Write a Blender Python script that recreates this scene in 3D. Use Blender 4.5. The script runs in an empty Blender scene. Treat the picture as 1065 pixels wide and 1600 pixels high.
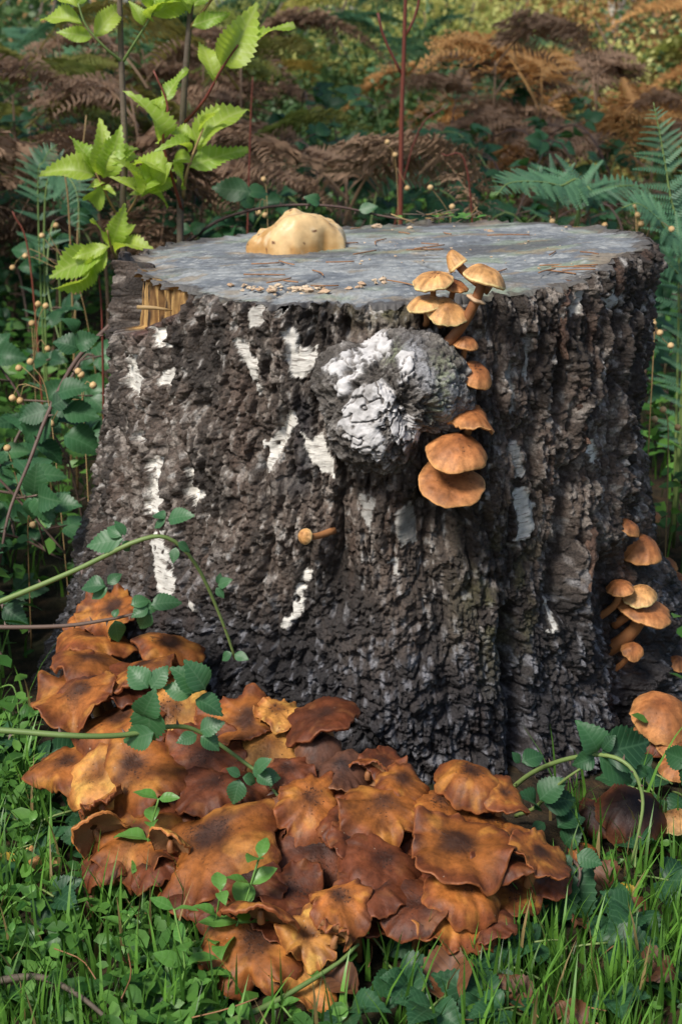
import bpy, math, random
import numpy as np
from mathutils import Vector, Matrix

# ------------------------------------------------------------------ camera, sky, sun, exposure
SC = bpy.context.scene
COL = SC.collection
F = 2343.0                       # focal length in pixels of the 1065 x 1600 photograph
PITCH = math.radians(17.9)
CAM = np.array([-0.06, -2.0, 0.89])
cam_data = bpy.data.cameras.new('camera')
cam_data.sensor_fit = 'VERTICAL'
cam_data.sensor_height = 36.0
cam_data.lens = F / 1600.0 * 36.0
cam_data.clip_start = 0.05
cam_data.clip_end = 400.0
cam_data.dof.use_dof = True
cam_data.dof.focus_distance = 1.58
cam_data.dof.aperture_fstop = 11.0
cam = bpy.data.objects.new('camera', cam_data)
COL.objects.link(cam)
cam.location = CAM.tolist()
cam.rotation_euler = (math.pi / 2 - PITCH, 0, 0)
SC.camera = cam

SUN_AZ = math.radians(-38)       # from the viewer's left, measured from straight behind the camera
SUN_EL = math.radians(50)
world = bpy.data.worlds.new('World')
SC.world = world
world.use_nodes = True
wn = world.node_tree
wn.nodes.clear()
sky_n = wn.nodes.new('ShaderNodeTexSky')
sky_n.sky_type = 'NISHITA'
sky_n.sun_disc = False
sky_n.sun_elevation = SUN_EL
sky_n.sun_rotation = math.pi - SUN_AZ
sky_n.air_density = 1.0
sky_n.dust_density = 2.0
bg_n = wn.nodes.new('ShaderNodeBackground')
bg_n.inputs['Strength'].default_value = 0.10
out_n = wn.nodes.new('ShaderNodeOutputWorld')
wn.links.new(sky_n.outputs[0], bg_n.inputs['Color'])
wn.links.new(bg_n.outputs[0], out_n.inputs['Surface'])

sun_data = bpy.data.lights.new('sun', 'SUN')
sun_data.energy = 3.3
sun_data.angle = math.radians(14)
sun_data.color = (1.0, 0.95, 0.88)
sun = bpy.data.objects.new('sun', sun_data)
COL.objects.link(sun)
sd = Vector((math.sin(SUN_AZ) * math.cos(SUN_EL), -math.cos(SUN_AZ) * math.cos(SUN_EL), math.sin(SUN_EL)))
sun.rotation_euler = sd.to_track_quat('Z', 'Y').to_euler()
sun.location = (sd * 8)[:]

SC.view_settings.view_transform = 'Standard'
SC.view_settings.look = 'None'
SC.view_settings.gamma = 1.0
SC.view_settings.exposure = 0.38
SC.view_settings.use_curve_mapping = False
SC.render.engine = 'CYCLES'
SC.cycles.max_bounces = 6
SC.cycles.transparent_max_bounces = 8

RNG = np.random.default_rng(7)
random.seed(7)

# ------------------------------------------------------------------ noise
def _hash(i, j, k, s):
    h = (i.astype(np.int64) * 374761393 + j.astype(np.int64) * 668265263 + k.astype(np.int64) * 2147483647 + s * 974711) & 0xFFFFFFFF
    h = ((h ^ (h >> 13)) * 1274126177) & 0xFFFFFFFF
    h = ((h ^ (h >> 16)) * 2246822519) & 0xFFFFFFFF
    h = h ^ (h >> 15)
    return (h & 0xFFFFFF) / float(0xFFFFFF)

def noise(x, y, z=None, s=0):
    """value noise in -1..1"""
    if z is None:
        i = np.floor(x); j = np.floor(y)
        fx = x - i; fy = y - j
        fx = fx * fx * fx * (fx * (fx * 6 - 15) + 10); fy = fy * fy * fy * (fy * (fy * 6 - 15) + 10)
        k = np.zeros_like(i)
        a = _hash(i, j, k, s); b = _hash(i + 1, j, k, s); c = _hash(i, j + 1, k, s); d = _hash(i + 1, j + 1, k, s)
        return ((a + (b - a) * fx) * (1 - fy) + (c + (d - c) * fx) * fy) * 2 - 1
    k0 = np.floor(z); fz = z - k0; fz = fz * fz * (3 - 2 * fz)
    i = np.floor(x); j = np.floor(y)
    fx = x - i; fy = y - j
    fx = fx * fx * (3 - 2 * fx); fy = fy * fy * (3 - 2 * fy)
    r = 0
    for dz, wz in ((0, 1 - fz), (1, fz)):
        k = k0 + dz
        a = _hash(i, j, k, s); b = _hash(i + 1, j, k, s); c = _hash(i, j + 1, k, s); d = _hash(i + 1, j + 1, k, s)
        r = r + wz * ((a + (b - a) * fx) * (1 - fy) + (c + (d - c) * fx) * fy)
    return r * 2 - 1

def fbm(x, y, z=None, s=0, o=4, g=0.5):
    t = 0; a = 1.0; n = 0.0; f = 1.0
    for q in range(o):
        t = t + a * noise(x * f + 17.3 * q, y * f - 9.1 * q, None if z is None else z * f + 3.7 * q, s + q)
        n += a; a *= g; f *= 2.03
    return t / n

def worley(x, y, s=0, off=False):
    i0 = np.floor(x); j0 = np.floor(y)
    f1 = np.full(x.shape, 9.0); f2 = np.full(x.shape, 9.0); cid = np.zeros(x.shape); ox = np.zeros(x.shape); oy = np.zeros(x.shape)
    zk = np.zeros_like(i0)
    for di in (-1, 0, 1):
        for dj in (-1, 0, 1):
            i = i0 + di; j = j0 + dj
            px = i + 0.1 + 0.8 * _hash(i, j, zk, s); py = j + 0.1 + 0.8 * _hash(i, j, zk, s + 1)
            d = np.sqrt((px - x) ** 2 + (py - y) ** 2)
            c = _hash(i, j, zk, s + 2)
            near = d < f1
            f2 = np.where(near, f1, np.minimum(f2, d))
            cid = np.where(near, c, cid); ox = np.where(near, x - px, ox); oy = np.where(near, y - py, oy)
            f1 = np.where(near, d, f1)
    return (f1, f2, cid, ox, oy) if off else (f1, f2, cid)

def sstep(a, b, x):
    t = np.clip((x - a) / (b - a), 0, 1)
    return t * t * (3 - 2 * t)

def mix(a, b, t):
    """blend two colours (or colour fields) by the field t"""
    t = np.asarray(t, float)[..., None]
    return np.asarray(a, float) * (1 - t) + np.asarray(b, float) * t

# ------------------------------------------------------------------ pixel <-> world
FWD = np.array([0, math.cos(PITCH), -math.sin(PITCH)])
UPV = np.array([0, math.sin(PITCH), math.cos(PITCH)])
def ray(u, v):
    return FWD + np.array([1.0, 0, 0]) * (u - 532.5) / F + UPV * (800.0 - v) / F
def at_y(u, v, y):
    r = ray(u, v); return CAM + r * (y - CAM[1]) / r[1]
def at_z(u, v, z):
    r = ray(u, v); return CAM + r * (z - CAM[2]) / r[2]
def project(x, y, z):
    dx = x - CAM[0]; dy = y - CAM[1]; dz = z - CAM[2]
    w = dy * FWD[1] + dz * FWD[2]
    return 532.5 + F * dx / w, 800 - F * (dy * UPV[1] + dz * UPV[2]) / w
def slant(p):
    return float((np.asarray(p) - CAM) @ FWD)
def px2m(n, p):
    return n * slant(p) / F

# ------------------------------------------------------------------ object helpers
def mesh_np(name, verts, faces, cols=None, smooth=True, extra=None):
    verts = np.ascontiguousarray(verts, np.float32).reshape(-1, 3)
    me = bpy.data.meshes.new(name)
    me.vertices.add(len(verts)); me.vertices.foreach_set('co', verts.ravel())
    if isinstance(faces, np.ndarray):
        k = faces.shape[1]
        loops = np.ascontiguousarray(faces, np.int32).ravel()
        starts = np.arange(0, len(loops), k, dtype=np.int32)
    else:
        loops = np.array([i for f in faces for i in f], np.int32)
        ln = [len(f) for f in faces]
        starts = np.concatenate([[0], np.cumsum(ln)[:-1]]).astype(np.int32)
    me.loops.add(len(loops)); me.loops.foreach_set('vertex_index', loops)
    me.polygons.add(len(starts)); me.polygons.foreach_set('loop_start', starts)
    me.polygons.foreach_set('use_smooth', np.full(len(starts), smooth, bool))
    me.update(calc_edges=True)
    if cols is not None:
        a = me.attributes.new('col', 'FLOAT_COLOR', 'POINT')
        c = np.ones((len(verts), 4), np.float32); c[:, :cols.shape[-1]] = cols.reshape(len(verts), -1)
        a.data.foreach_set('color', c.ravel())
    for nm, val in (extra or {}).items():
        a = me.attributes.new(nm, 'FLOAT', 'POINT')
        a.data.foreach_set('value', np.ascontiguousarray(val, np.float32).ravel())
    return me

def obj(name, me, mat=None, parent=None, loc=(0, 0, 0), m=None):
    o = bpy.data.objects.new(name, me); COL.objects.link(o)
    if mat is not None and len(me.materials) == 0:
        me.materials.append(mat)
    if parent is not None: o.parent = parent
    if m is not None: o.matrix_basis = m
    else: o.location = [float(q) for q in loc]
    return o

def tag(o, label, cat, group=None, kind=None):
    if label: o['label'] = label
    if cat: o['category'] = cat
    if group: o['group'] = group
    if kind: o['kind'] = kind
    return o

def thing(name, label, cat, loc, group=None):
    o = bpy.data.objects.new(name, None); COL.objects.link(o)
    o.location = [float(q) for q in loc]; o.empty_display_size = 0.02
    return tag(o, label, cat, group)

def grid_faces(nu, nv, wrap_u=False):
    u = np.arange(nu if wrap_u else nu - 1); v = np.arange(nv - 1)
    U, V = np.meshgrid(u, v, indexing='ij')
    U2 = (U + 1) % nu
    return np.stack([U * nv + V, U2 * nv + V, U2 * nv + V + 1, U * nv + V + 1], -1).reshape(-1, 4)

def spline(pts, n):
    p = np.asarray(pts, float)
    if len(p) == 2:
        t = np.linspace(0, 1, n)[:, None]; return p[0] * (1 - t) + p[1] * t
    q = np.vstack([2 * p[0] - p[1], p, 2 * p[-1] - p[-2]])
    seg = len(p) - 1; out = []
    for t in np.linspace(0, seg - 1e-6, n):
        i = int(t); f = t - i
        a, b, c, d = q[i], q[i + 1], q[i + 2], q[i + 3]
        out.append(0.5 * (2 * b + (c - a) * f + (2 * a - 5 * b + 4 * c - d) * f * f + (3 * b - a - 3 * c + d) * f ** 3))
    return np.array(out)

def tube(pts, rad, n=7, cap=True):
    pts = np.asarray(pts, float); m = len(pts)
    rad = np.broadcast_to(np.asarray(rad, float), (m,))
    tan = np.gradient(pts, axis=0); tan /= np.linalg.norm(tan, axis=1)[:, None] + 1e-9
    ref = np.array([0.31, 0.87, 0.38]); V = []
    for i in range(m):
        a = np.cross(tan[i], ref); a /= np.linalg.norm(a) + 1e-9
        b = np.cross(tan[i], a)
        ang = np.arange(n) * 2 * math.pi / n
        V.append(pts[i] + rad[i] * (np.cos(ang)[:, None] * a + np.sin(ang)[:, None] * b))
    V = np.concatenate(V)
    fs = []
    for i in range(m - 1):
        for j in range(n):
            k = (j + 1) % n
            fs.append((i * n + j, i * n + k, (i + 1) * n + k, (i + 1) * n + j))
    if cap:
        fs.append(tuple(range(n - 1, -1, -1))); fs.append(tuple((m - 1) * n + j for j in range(n)))
    return V, fs

def frame(p, d, nrm, scale=1.0, sx=None):
    """matrix: local Y along d, local Z near nrm"""
    y = Vector(d).normalized(); z = Vector(nrm)
    x = y.cross(z)
    if x.length < 1e-5: x = y.cross(Vector((0.3, 0.5, 0.8)))
    x.normalize(); z = x.cross(y)
    sx = scale if sx is None else sx
    return Matrix(((x.x * sx, y.x * scale, z.x * scale, p[0]), (x.y * sx, y.y * scale, z.y * scale, p[1]),
                   (x.z * sx, y.z * scale, z.z * scale, p[2]), (0, 0, 0, 1)))

# ------------------------------------------------------------------ materials
class NT:
    def __init__(self, name):
        self.m = bpy.data.materials.new(name); self.m.use_nodes = True
        self.t = self.m.node_tree; self.t.nodes.clear()
    def n(self, ty, **kw):
        nd = self.t.nodes.new(ty)
        for k, v in kw.items():
            if k[0] == '_': setattr(nd, k[1:], v)
            else: nd.inputs[k.replace('__', ' ')].default_value = v
        return nd
    def l(self, a, b): self.t.links.new(a, b)
    def noise(self, scale, detail=4, rough=0.55, vec=None, dist=0.0):
        nd = self.n('ShaderNodeTexNoise', Scale=scale, Detail=detail, Roughness=rough, Distortion=dist)
        if vec is not None: self.l(vec, nd.inputs['Vector'])
        return nd.outputs['Fac']
    def ramp(self, fac, stops):
        nd = self.n('ShaderNodeValToRGB'); e = nd.color_ramp.elements
        while len(e) < len(stops): e.new(0.5)
        for q, (p, c) in enumerate(stops):
            e[q].position = p; e[q].color = (c[0], c[1], c[2], 1) if not np.isscalar(c) else (c, c, c, 1)
        self.l(fac, nd.inputs['Fac']); return nd.outputs['Color']
    def mixc(self, a, b, fac, mode='MIX'):
        nd = self.n('ShaderNodeMix', _data_type='RGBA', _blend_type=mode)
        for s, v in ((nd.inputs['Factor'], fac), (nd.inputs['A'], a), (nd.inputs['B'], b)):
            if hasattr(v, 'is_output'): self.l(v, s)
            elif np.isscalar(v): s.default_value = v
            else: s.default_value = (v[0], v[1], v[2], 1)
        return nd.outputs[2]
    def math(self, op, a, b=0.0, clamp=False):
        nd = self.n('ShaderNodeMath', _operation=op, _use_clamp=clamp)
        for s, v in ((nd.inputs[0], a), (nd.inputs[1], b)):
            if hasattr(v, 'is_output'): self.l(v, s)
            else: s.default_value = v
        return nd.outputs[0]
    def bump(self, h, strength=0.5, dist=0.002):
        nd = self.n('ShaderNodeBump', Strength=strength, Distance=dist); self.l(h, nd.inputs['Height']); return nd.outputs['Normal']
    def finish(self, color, rough=0.6, normal=None, transl=0.0, tcol=None, spec=0.5, sss=0.0):
        p = self.n('ShaderNodeBsdfPrincipled')
        if hasattr(color, 'is_output'): self.l(color, p.inputs['Base Color'])
        else: p.inputs['Base Color'].default_value = (*color, 1)
        if hasattr(rough, 'is_output'): self.l(rough, p.inputs['Roughness'])
        else: p.inputs['Roughness'].default_value = rough
        p.inputs['Specular IOR Level'].default_value = spec
        if normal is not None: self.l(normal, p.inputs['Normal'])
        sh = p.outputs[0]
        if transl > 0:
            tr = self.n('ShaderNodeBsdfTranslucent')
            c = tcol if tcol is not None else color
            if hasattr(c, 'is_output'): self.l(c, tr.inputs['Color'])
            else: tr.inputs['Color'].default_value = (*c, 1)
            mx = self.n('ShaderNodeMixShader', Fac=transl); self.l(sh, mx.inputs[1]); self.l(tr.outputs[0], mx.inputs[2]); sh = mx.outputs[0]
        o = self.n('ShaderNodeOutputMaterial'); self.l(sh, o.inputs['Surface'])
        return self.m
    def coord(self, which='Object'):
        return self.n('ShaderNodeTexCoord').outputs[which]
    def attr(self, name='col', out='Color'):
        return self.n('ShaderNodeAttribute', _attribute_name=name).outputs[out]

def mat_attr(name, rough=0.7, nscale=300, amt=0.5, bump=0.6, bdist=0.0015, spec=0.4, transl=0.0, rvar=0.0):
    """colour from the mesh's own colour attribute, fine grain and relief from noise"""
    t = NT(name); c = t.attr(); v = t.coord()
    f = t.noise(nscale, 5, 0.6, v)
    g = t.ramp(f, [(0.3, 1 - amt), (0.7, 1 + amt * 0.6)])
    c2 = t.mixc(c, g, 1.0, 'MULTIPLY')
    nb = t.bump(t.noise(nscale * 0.8, 6, 0.65, v), bump, bdist)
    r = rough
    if rvar: r = t.math('ADD', t.math('MULTIPLY', t.noise(nscale * 0.15, 3, 0.6, v), rvar * 2), rough - rvar)
    return t.finish(c2, r, nb, transl, spec=spec)

def mat_leaf(name, dark, light, vein, rough=0.38, transl=0.3, tcol=None, nv=7.0, slope=0.55, blot=None, spec=0.5):
    """leaf in object space: y along the midrib 0..1, x across"""
    t = NT(name); co = t.coord(); sp = t.n('ShaderNodeSeparateXYZ'); t.l(co, sp.inputs[0])
    x, y = sp.outputs[0], sp.outputs[1]
    ax = t.math('ABSOLUTE', x)
    ph = t.math('MULTIPLY', t.math('SUBTRACT', y, t.math('MULTIPLY', ax, slope)), nv)
    fr = t.math('ABSOLUTE', t.math('SUBTRACT', t.math('FRACT', ph), 0.5))          # 0 at a vein
    side = t.ramp(fr, [(0.0, 1.0), (0.12, 0.0)])
    mid = t.ramp(ax, [(0.0, 1.0), (0.03, 0.0)])
    vn = t.mixc(side, (1, 1, 1), mid)
    rnd = t.n('ShaderNodeObjectInfo').outputs['Random']
    base = t.mixc(dark, light, t.math('ADD', t.math('MULTIPLY', rnd, 0.75), t.math('MULTIPLY', t.noise(3.0, 3, 0.6, co), 0.35), True))
    c = t.mixc(base, vein, t.math('MULTIPLY', vn, 0.55))
    if blot:
        bl = t.ramp(t.noise(4.5, 4, 0.7, co), [(0.66, 0.0), (0.72, 1.0)])
        c = t.mixc(c, blot, bl)
    h = t.math('ADD', t.math('MULTIPLY', fr, 0.8), t.math('MULTIPLY', t.noise(14, 2, 0.5, co), 0.25))
    nb = t.bump(h, 0.22, 0.0012)
    return t.finish(c, rough, nb, transl, tcol if tcol is not None else c, spec)

def mat_plain(name, a, b, nscale=40, rough=0.6, bump=0.3, bdist=0.001, transl=0.0, rnd_w=0.5, spec=0.4, coordn='Object'):
    t = NT(name); v = t.coord(coordn)
    r = t.n('ShaderNodeObjectInfo').outputs['Random']
    f = t.math('ADD', t.math('MULTIPLY', r, rnd_w), t.math('MULTIPLY', t.noise(nscale, 4, 0.6, v), 1 - rnd_w * 0.6), True)
    f = t.ramp(f, [(0.25, 0.0), (0.8, 1.0)])
    c = t.mixc(a, b, f)
    return t.finish(c, rough, t.bump(t.noise(nscale * 3, 4, 0.6, v), bump, bdist), transl, spec=spec)

M = {}
M['bark'] = mat_attr('bark', 0.52, 330, 0.62, 1.0, 0.004, 0.5, rvar=0.22)
M['cap'] = None
M['flake'] = mat_attr('bark_flake', 0.6, 140, 0.22, 0.5, 0.0015, 0.35)
M['wood'] = mat_attr('cut_wood', 0.75, 160, 0.25, 0.35, 0.001, 0.35)
M['gills'] = mat_attr('gills', 0.7, 500, 0.15, 0.2, 0.0005, 0.3)
def _paper():
    t = NT('paper_bark'); c = t.attr(); co = t.coord()
    mp = t.n('ShaderNodeMapping'); mp.inputs['Scale'].default_value = (60, 60, 420); t.l(co, mp.inputs[0])
    ln = t.ramp(t.noise(1.0, 2, 0.5, mp.outputs[0]), [(0.57, 0.0), (0.63, 1.0)])
    c2 = t.mixc(c, (0.13, 0.10, 0.08), t.math('MULTIPLY', ln, 0.7))
    st = t.ramp(t.noise(90, 4, 0.65, co), [(0.3, 0.72), (0.55, 1.08)])
    c3 = t.mixc(c2, st, 1.0, 'MULTIPLY')
    return t.finish(c3, 0.55, t.bump(t.noise(1.0, 4, 0.6, mp.outputs[0]), 0.6, 0.0015), spec=0.35)
M['paper'] = _paper()
def _cap():
    t = NT('mushroom_cap'); c = t.attr(); co = t.coord(); cen = t.attr('cen', 'Fac')
    f = t.ramp(t.noise(110, 5, 0.68, co), [(0.32, 0.60), (0.5, 0.98), (0.68, 1.28)])
    c = t.mixc(c, f, 1.0, 'MULTIPLY')
    th = t.math('SUBTRACT', 0.72, t.math('MULTIPLY', cen, 0.20))
    sp = t.math('MULTIPLY', t.math('SUBTRACT', t.noise(330, 3, 0.6, co), th), 12.0, True)
    c = t.mixc(c, (0.030, 0.014, 0.008), t.math('MULTIPLY', sp, 0.85))
    wh = t.math('MULTIPLY', t.math('SUBTRACT', t.noise(190, 1, 0.5, co), 0.80), 30.0, True)
    c = t.mixc(c, (0.55, 0.45, 0.33), t.math('MULTIPLY', wh, 0.6))
    rg = t.math('ADD', t.math('MULTIPLY', t.noise(60, 3, 0.6, co), 0.45), 0.34)
    nb = t.bump(t.math('ADD', t.noise(120, 5, 0.65, co), t.math('MULTIPLY', sp, 0.4)), 0.6, 0.0018)
    return t.finish(c, rg, nb, 0.05, spec=0.32)
M['cap'] = _cap()
M['stem'] = mat_plain('mushroom_stem', (0.20, 0.075, 0.026), (0.38, 0.17, 0.065), 60, 0.6, 0.4, 0.001)
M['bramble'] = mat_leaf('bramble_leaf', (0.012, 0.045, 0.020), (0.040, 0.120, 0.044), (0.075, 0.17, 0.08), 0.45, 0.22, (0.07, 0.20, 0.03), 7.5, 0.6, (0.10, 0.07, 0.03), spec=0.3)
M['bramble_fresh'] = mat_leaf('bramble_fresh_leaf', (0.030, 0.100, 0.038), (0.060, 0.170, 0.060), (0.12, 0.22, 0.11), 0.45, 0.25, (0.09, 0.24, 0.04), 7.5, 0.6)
M['lime'] = mat_leaf('sapling_leaf', (0.20, 0.38, 0.035), (0.46, 0.58, 0.085), (0.62, 0.70, 0.25), 0.45, 0.5, (0.58, 0.74, 0.07), 8.0, 0.6, (0.55, 0.55, 0.20))
M['ivy'] = mat_leaf('ground_leaf', (0.026, 0.095, 0.020), (0.070, 0.190, 0.040), (0.11, 0.24, 0.07), 0.4, 0.3, (0.12, 0.30, 0.03), 5.0, 0.5)
M['chick'] = mat_leaf('chickweed_leaf', (0.075, 0.22, 0.035), (0.16, 0.35, 0.07), (0.18, 0.36, 0.10), 0.4, 0.35, (0.16, 0.38, 0.04), 5.0, 0.4)
M['dead'] = mat_leaf('fallen_leaf', (0.07, 0.028, 0.012), (0.19, 0.075, 0.028), (0.05, 0.022, 0.012), 0.6, 0.10, None, 7.0, 0.6, (0.05, 0.03, 0.02))
M['yellow_leaf'] = mat_leaf('yellow_leaf', (0.42, 0.26, 0.02), (0.55, 0.38, 0.04), (0.35, 0.20, 0.03), 0.5, 0.25, None, 7.0, 0.6)
M['cane_green'] = mat_plain('bramble_cane', (0.10, 0.17, 0.045), (0.19, 0.26, 0.08), 18, 0.5)
M['cane_red'] = mat_plain('woody_cane', (0.075, 0.04, 0.035), (0.15, 0.10, 0.075), 18, 0.55)
M['twig'] = mat_plain('twig_bark', (0.07, 0.055, 0.04), (0.17, 0.13, 0.09), 60, 0.7, 0.6, 0.002)
M['straw'] = mat_plain('dry_straw', (0.22, 0.13, 0.05), (0.40, 0.27, 0.12), 30, 0.6)
M['pod'] = mat_plain('seed_pod', (0.40, 0.24, 0.09), (0.62, 0.42, 0.20), 60, 0.55)
M['needle'] = mat_plain('pine_needle', (0.19, 0.085, 0.035), (0.34, 0.17, 0.08), 60, 0.5)
M['fern_green'] = mat_plain('green_fern', (0.055, 0.140, 0.080), (0.110, 0.240, 0.120), 4, 0.45, 0.1, 0.001, 0.25)
M['fern_yellow'] = mat_plain('yellowing_fern', (0.32, 0.20, 0.04), (0.22, 0.26, 0.05), 3, 0.55, 0.1, 0.001, 0.3)
M['fern_brown'] = mat_plain('dead_bracken', (0.13, 0.078, 0.046), (0.42, 0.27, 0.165), 4, 0.7, 0.1, 0.001, 0.2)
M['fern_orange'] = mat_plain('orange_bracken', (0.32, 0.15, 0.05), (0.60, 0.34, 0.12), 4, 0.65, 0.1, 0.001, 0.3)  # orange autumn bracken, its sunlit brightness put into the colour
M['stalk_red'] = mat_plain('red_stalk', (0.13, 0.028, 0.02), (0.22, 0.06, 0.035), 12, 0.5)

# ------------------------------------------------------------------ stump surface
_ZK = np.array([-0.06, 0.0, 0.06, 0.12, 0.22, 0.33, 0.45, 0.66])
_RK = {  # radius by height at left, front, right, back
    -90: np.array([0.520, 0.490, 0.470, 0.450, 0.424, 0.392, 0.366, 0.352]),
    -45: np.array([0.500, 0.475, 0.455, 0.437, 0.412, 0.388, 0.368, 0.355]),
    0: np.array([0.450, 0.430, 0.415, 0.404, 0.393, 0.382, 0.372, 0.362]),
    45: np.array([0.450, 0.425, 0.405, 0.392, 0.376, 0.366, 0.362, 0.362]),
    90: np.array([0.560, 0.510, 0.450, 0.400, 0.352, 0.338, 0.338, 0.350]),
    180: np.array([0.480, 0.450, 0.430, 0.410, 0.390, 0.375, 0.362, 0.352]),
}
def base_R(th, z):
    """th in radians, 0 faces the camera, + towards +x"""
    d = np.degrees(th); d = (d + 180) % 360 - 180
    keys = [-180, -90, -45, 0, 45, 90, 180]
    rows = np.array([_RK[k if k != -180 else 180] for k in keys])
    zi = np.interp(z, _ZK, np.arange(len(_ZK)))
    i = np.clip(np.floor(zi).astype(int), 0, len(_ZK) - 2); f = zi - i
    di = np.interp(d, keys, np.arange(len(keys)))
    j = np.clip(np.floor(di).astype(int), 0, len(keys) - 2); g = di - j; g = g * g * (3 - 2 * g)
    r = (rows[j, i] * (1 - f) + rows[j, i + 1] * f) * (1 - g) + (rows[j + 1, i] * (1 - f) + rows[j + 1, i + 1] * f) * g
    low = np.clip(1 - z / 0.45, 0, 1.3)
    r = r + low * (0.016 * np.sin(5 * th + 0.6) + 0.012 * np.sin(9 * th + 2.2)) * 0.8
    return r
def rim_z(x, y):
    x = np.asarray(x, float); y = np.asarray(y, float)
    return 0.607 + 0.042 * x - 0.007 * (y / 0.36) ** 2 + 0.014 * sstep(0.12, 0.34, x) * sstep(0.10, -0.25, y)

def mound(x, y):
    """height of the soil and stem bed the big cluster grows on"""
    x = np.asarray(x, float); y = np.asarray(y, float)
    rho = np.hypot(x, y); th = np.arctan2(x, -y)
    R0 = base_R(th, np.full_like(rho, 0.03))
    d = np.degrees(th)
    w = np.interp(d, [-100, -70, -30, 0, 20, 34, 50], [0.0, 0.75, 1.0, 1.0, 0.9, 0.35, 0.0])
    e = rho - R0
    return w * (0.040 * sstep(0.47, 0.41, e) + 0.135 * np.clip(1 - e / 0.36, 0, 1))
def hit(u, v, off=0.0, use_mound=True):
    """first point on the ray that meets stump or cluster bed; returns point and outward normal hint"""
    r = ray(u, v); r = r / np.linalg.norm(r)
    for t in np.arange(0.9, 3.2, 0.003):
        p = CAM + r * t
        th = math.atan2(p[0], -p[1]); rho = math.hypot(p[0], p[1])
        if p[2] < float(rim_z(p[0], p[1])) - 0.002 and rho < float(base_R(np.array(th), np.array(p[2]))) + off:
            return p, np.array([math.sin(th), -math.cos(th), 0.0]), 'bark'
        if p[2] < (float(mound(p[0], p[1])) if use_mound else 0.0):
            return p, np.array([math.sin(th), -math.cos(th), 0.0]), 'ground'
    return p, np.array([0, -1.0, 0]), 'none'

# theta samples: dense where the camera sees it
_f = np.radians(np.linspace(-112, 112, 860)); _b = np.radians(np.linspace(112, 248, 90)[1:-1])
TH = np.concatenate([_f, _b]); NT_ = len(TH); NZ = 470
zz = np.linspace(0, 1, NZ)
T2 = np.repeat(TH[:, None], NZ, 1); W2 = np.repeat(zz[None], NT_, 0)
_rt = base_R(T2, np.full_like(T2, 0.6))
RIM = rim_z(_rt * np.sin(T2), -_rt * np.cos(T2)) + 0.004 * noise(T2 * 9, T2 * 0 + 3.0, s=91) + 0.016 * np.exp(-((T2 + 1.52) / 0.12) ** 2)
Z2 = -0.05 + (RIM + 0.05) * W2
R2 = base_R(T2, Z2)
BX, BY = R2 * np.sin(T2), -R2 * np.cos(T2)
PU, PV = project(BX, BY, Z2)
A2 = np.where(T2 > math.pi, T2, T2) * 0.39
# large clefts and swellings, traced along the bark: (points, width px, depth m)
def seg_dist(U, V, pts):
    best = np.full(U.shape, 1e9)
    for (a, b), (c, d) in zip(pts[:-1], pts[1:]):
        ex, ey = c - a, d - b; L = ex * ex + ey * ey + 1e-9
        t = np.clip(((U - a) * ex + (V - b) * ey) / L, 0, 1)
        best = np.minimum(best, np.hypot(U - a - t * ex, V - b - t * ey))
    return best
front = (np.cos(T2) > -0.25)
WU = PU + 10 * fbm(A2 * 40, Z2 * 25, s=5, o=3); WV = PV + 12 * fbm(A2 * 30, Z2 * 30, s=6, o=3)
CLEFTS = [
    ([(545, 730), (540, 800), (530, 880), (520, 960)], 17, -0.020),
    ([(665, 760), (655, 830), (665, 880)], 22, -0.018),
    ([(705, 800), (700, 830)], 26, -0.022),
    ([(800, 960), (806, 1060), (815, 1210), (820, 1290)], 16, -0.035),
    ([(900, 740), (880, 850), (872, 930), (880, 960)], 15, -0.030),
    ([(965, 500), (955, 640), (950, 800)], 14, -0.012),
    ([(945, 880), (965, 960), (985, 1060), (1000, 1180)], 20, -0.03),
    ([(440, 640), (430, 700), (470, 760), (500, 830)], 14, -0.012),
    ([(480, 500), (490, 545)], 10, -0.010),
    ([(300, 760), (295, 830), (285, 880)], 8, -0.010),
    ([(525, 1130), (560, 1160), (590, 1175)], 18, -0.012),
    ([(545, 480), (538, 520)], 9, -0.014),
    ([(250, 500), (262, 600), (258, 700)], 7, -0.008),
    ([(700, 900), (690, 1000), (705, 1120)], 11, -0.010),
    ([(420, 880), (432, 960), (425, 1040)], 8, -0.008),
    ([(850, 440), (846, 560), (838, 700), (850, 820)], 8, -0.011),
    ([(885, 430), (880, 520), (872, 640)], 8, -0.013),
    # swellings
    ([(610, 740), (600, 830)], 36, 0.016),
    ([(760, 640), (755, 900), (745, 1100)], 42, 0.012),
    ([(620, 960), (640, 1150)], 60, 0.010),
    ([(1010, 900), (1040, 1060)], 30, 0.02),
    ([(905, 860), (912, 940), (920, 1040)], 14, 0.014),
    ([(905, 560), (906, 700)], 9, 0.012),
]
big = np.zeros_like(T2)
for pts, w, dep in CLEFTS:
    d = seg_dist(WU, WV, pts)
    big += np.where(front, dep * np.exp(-(d / w) ** 2), 0)

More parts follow.
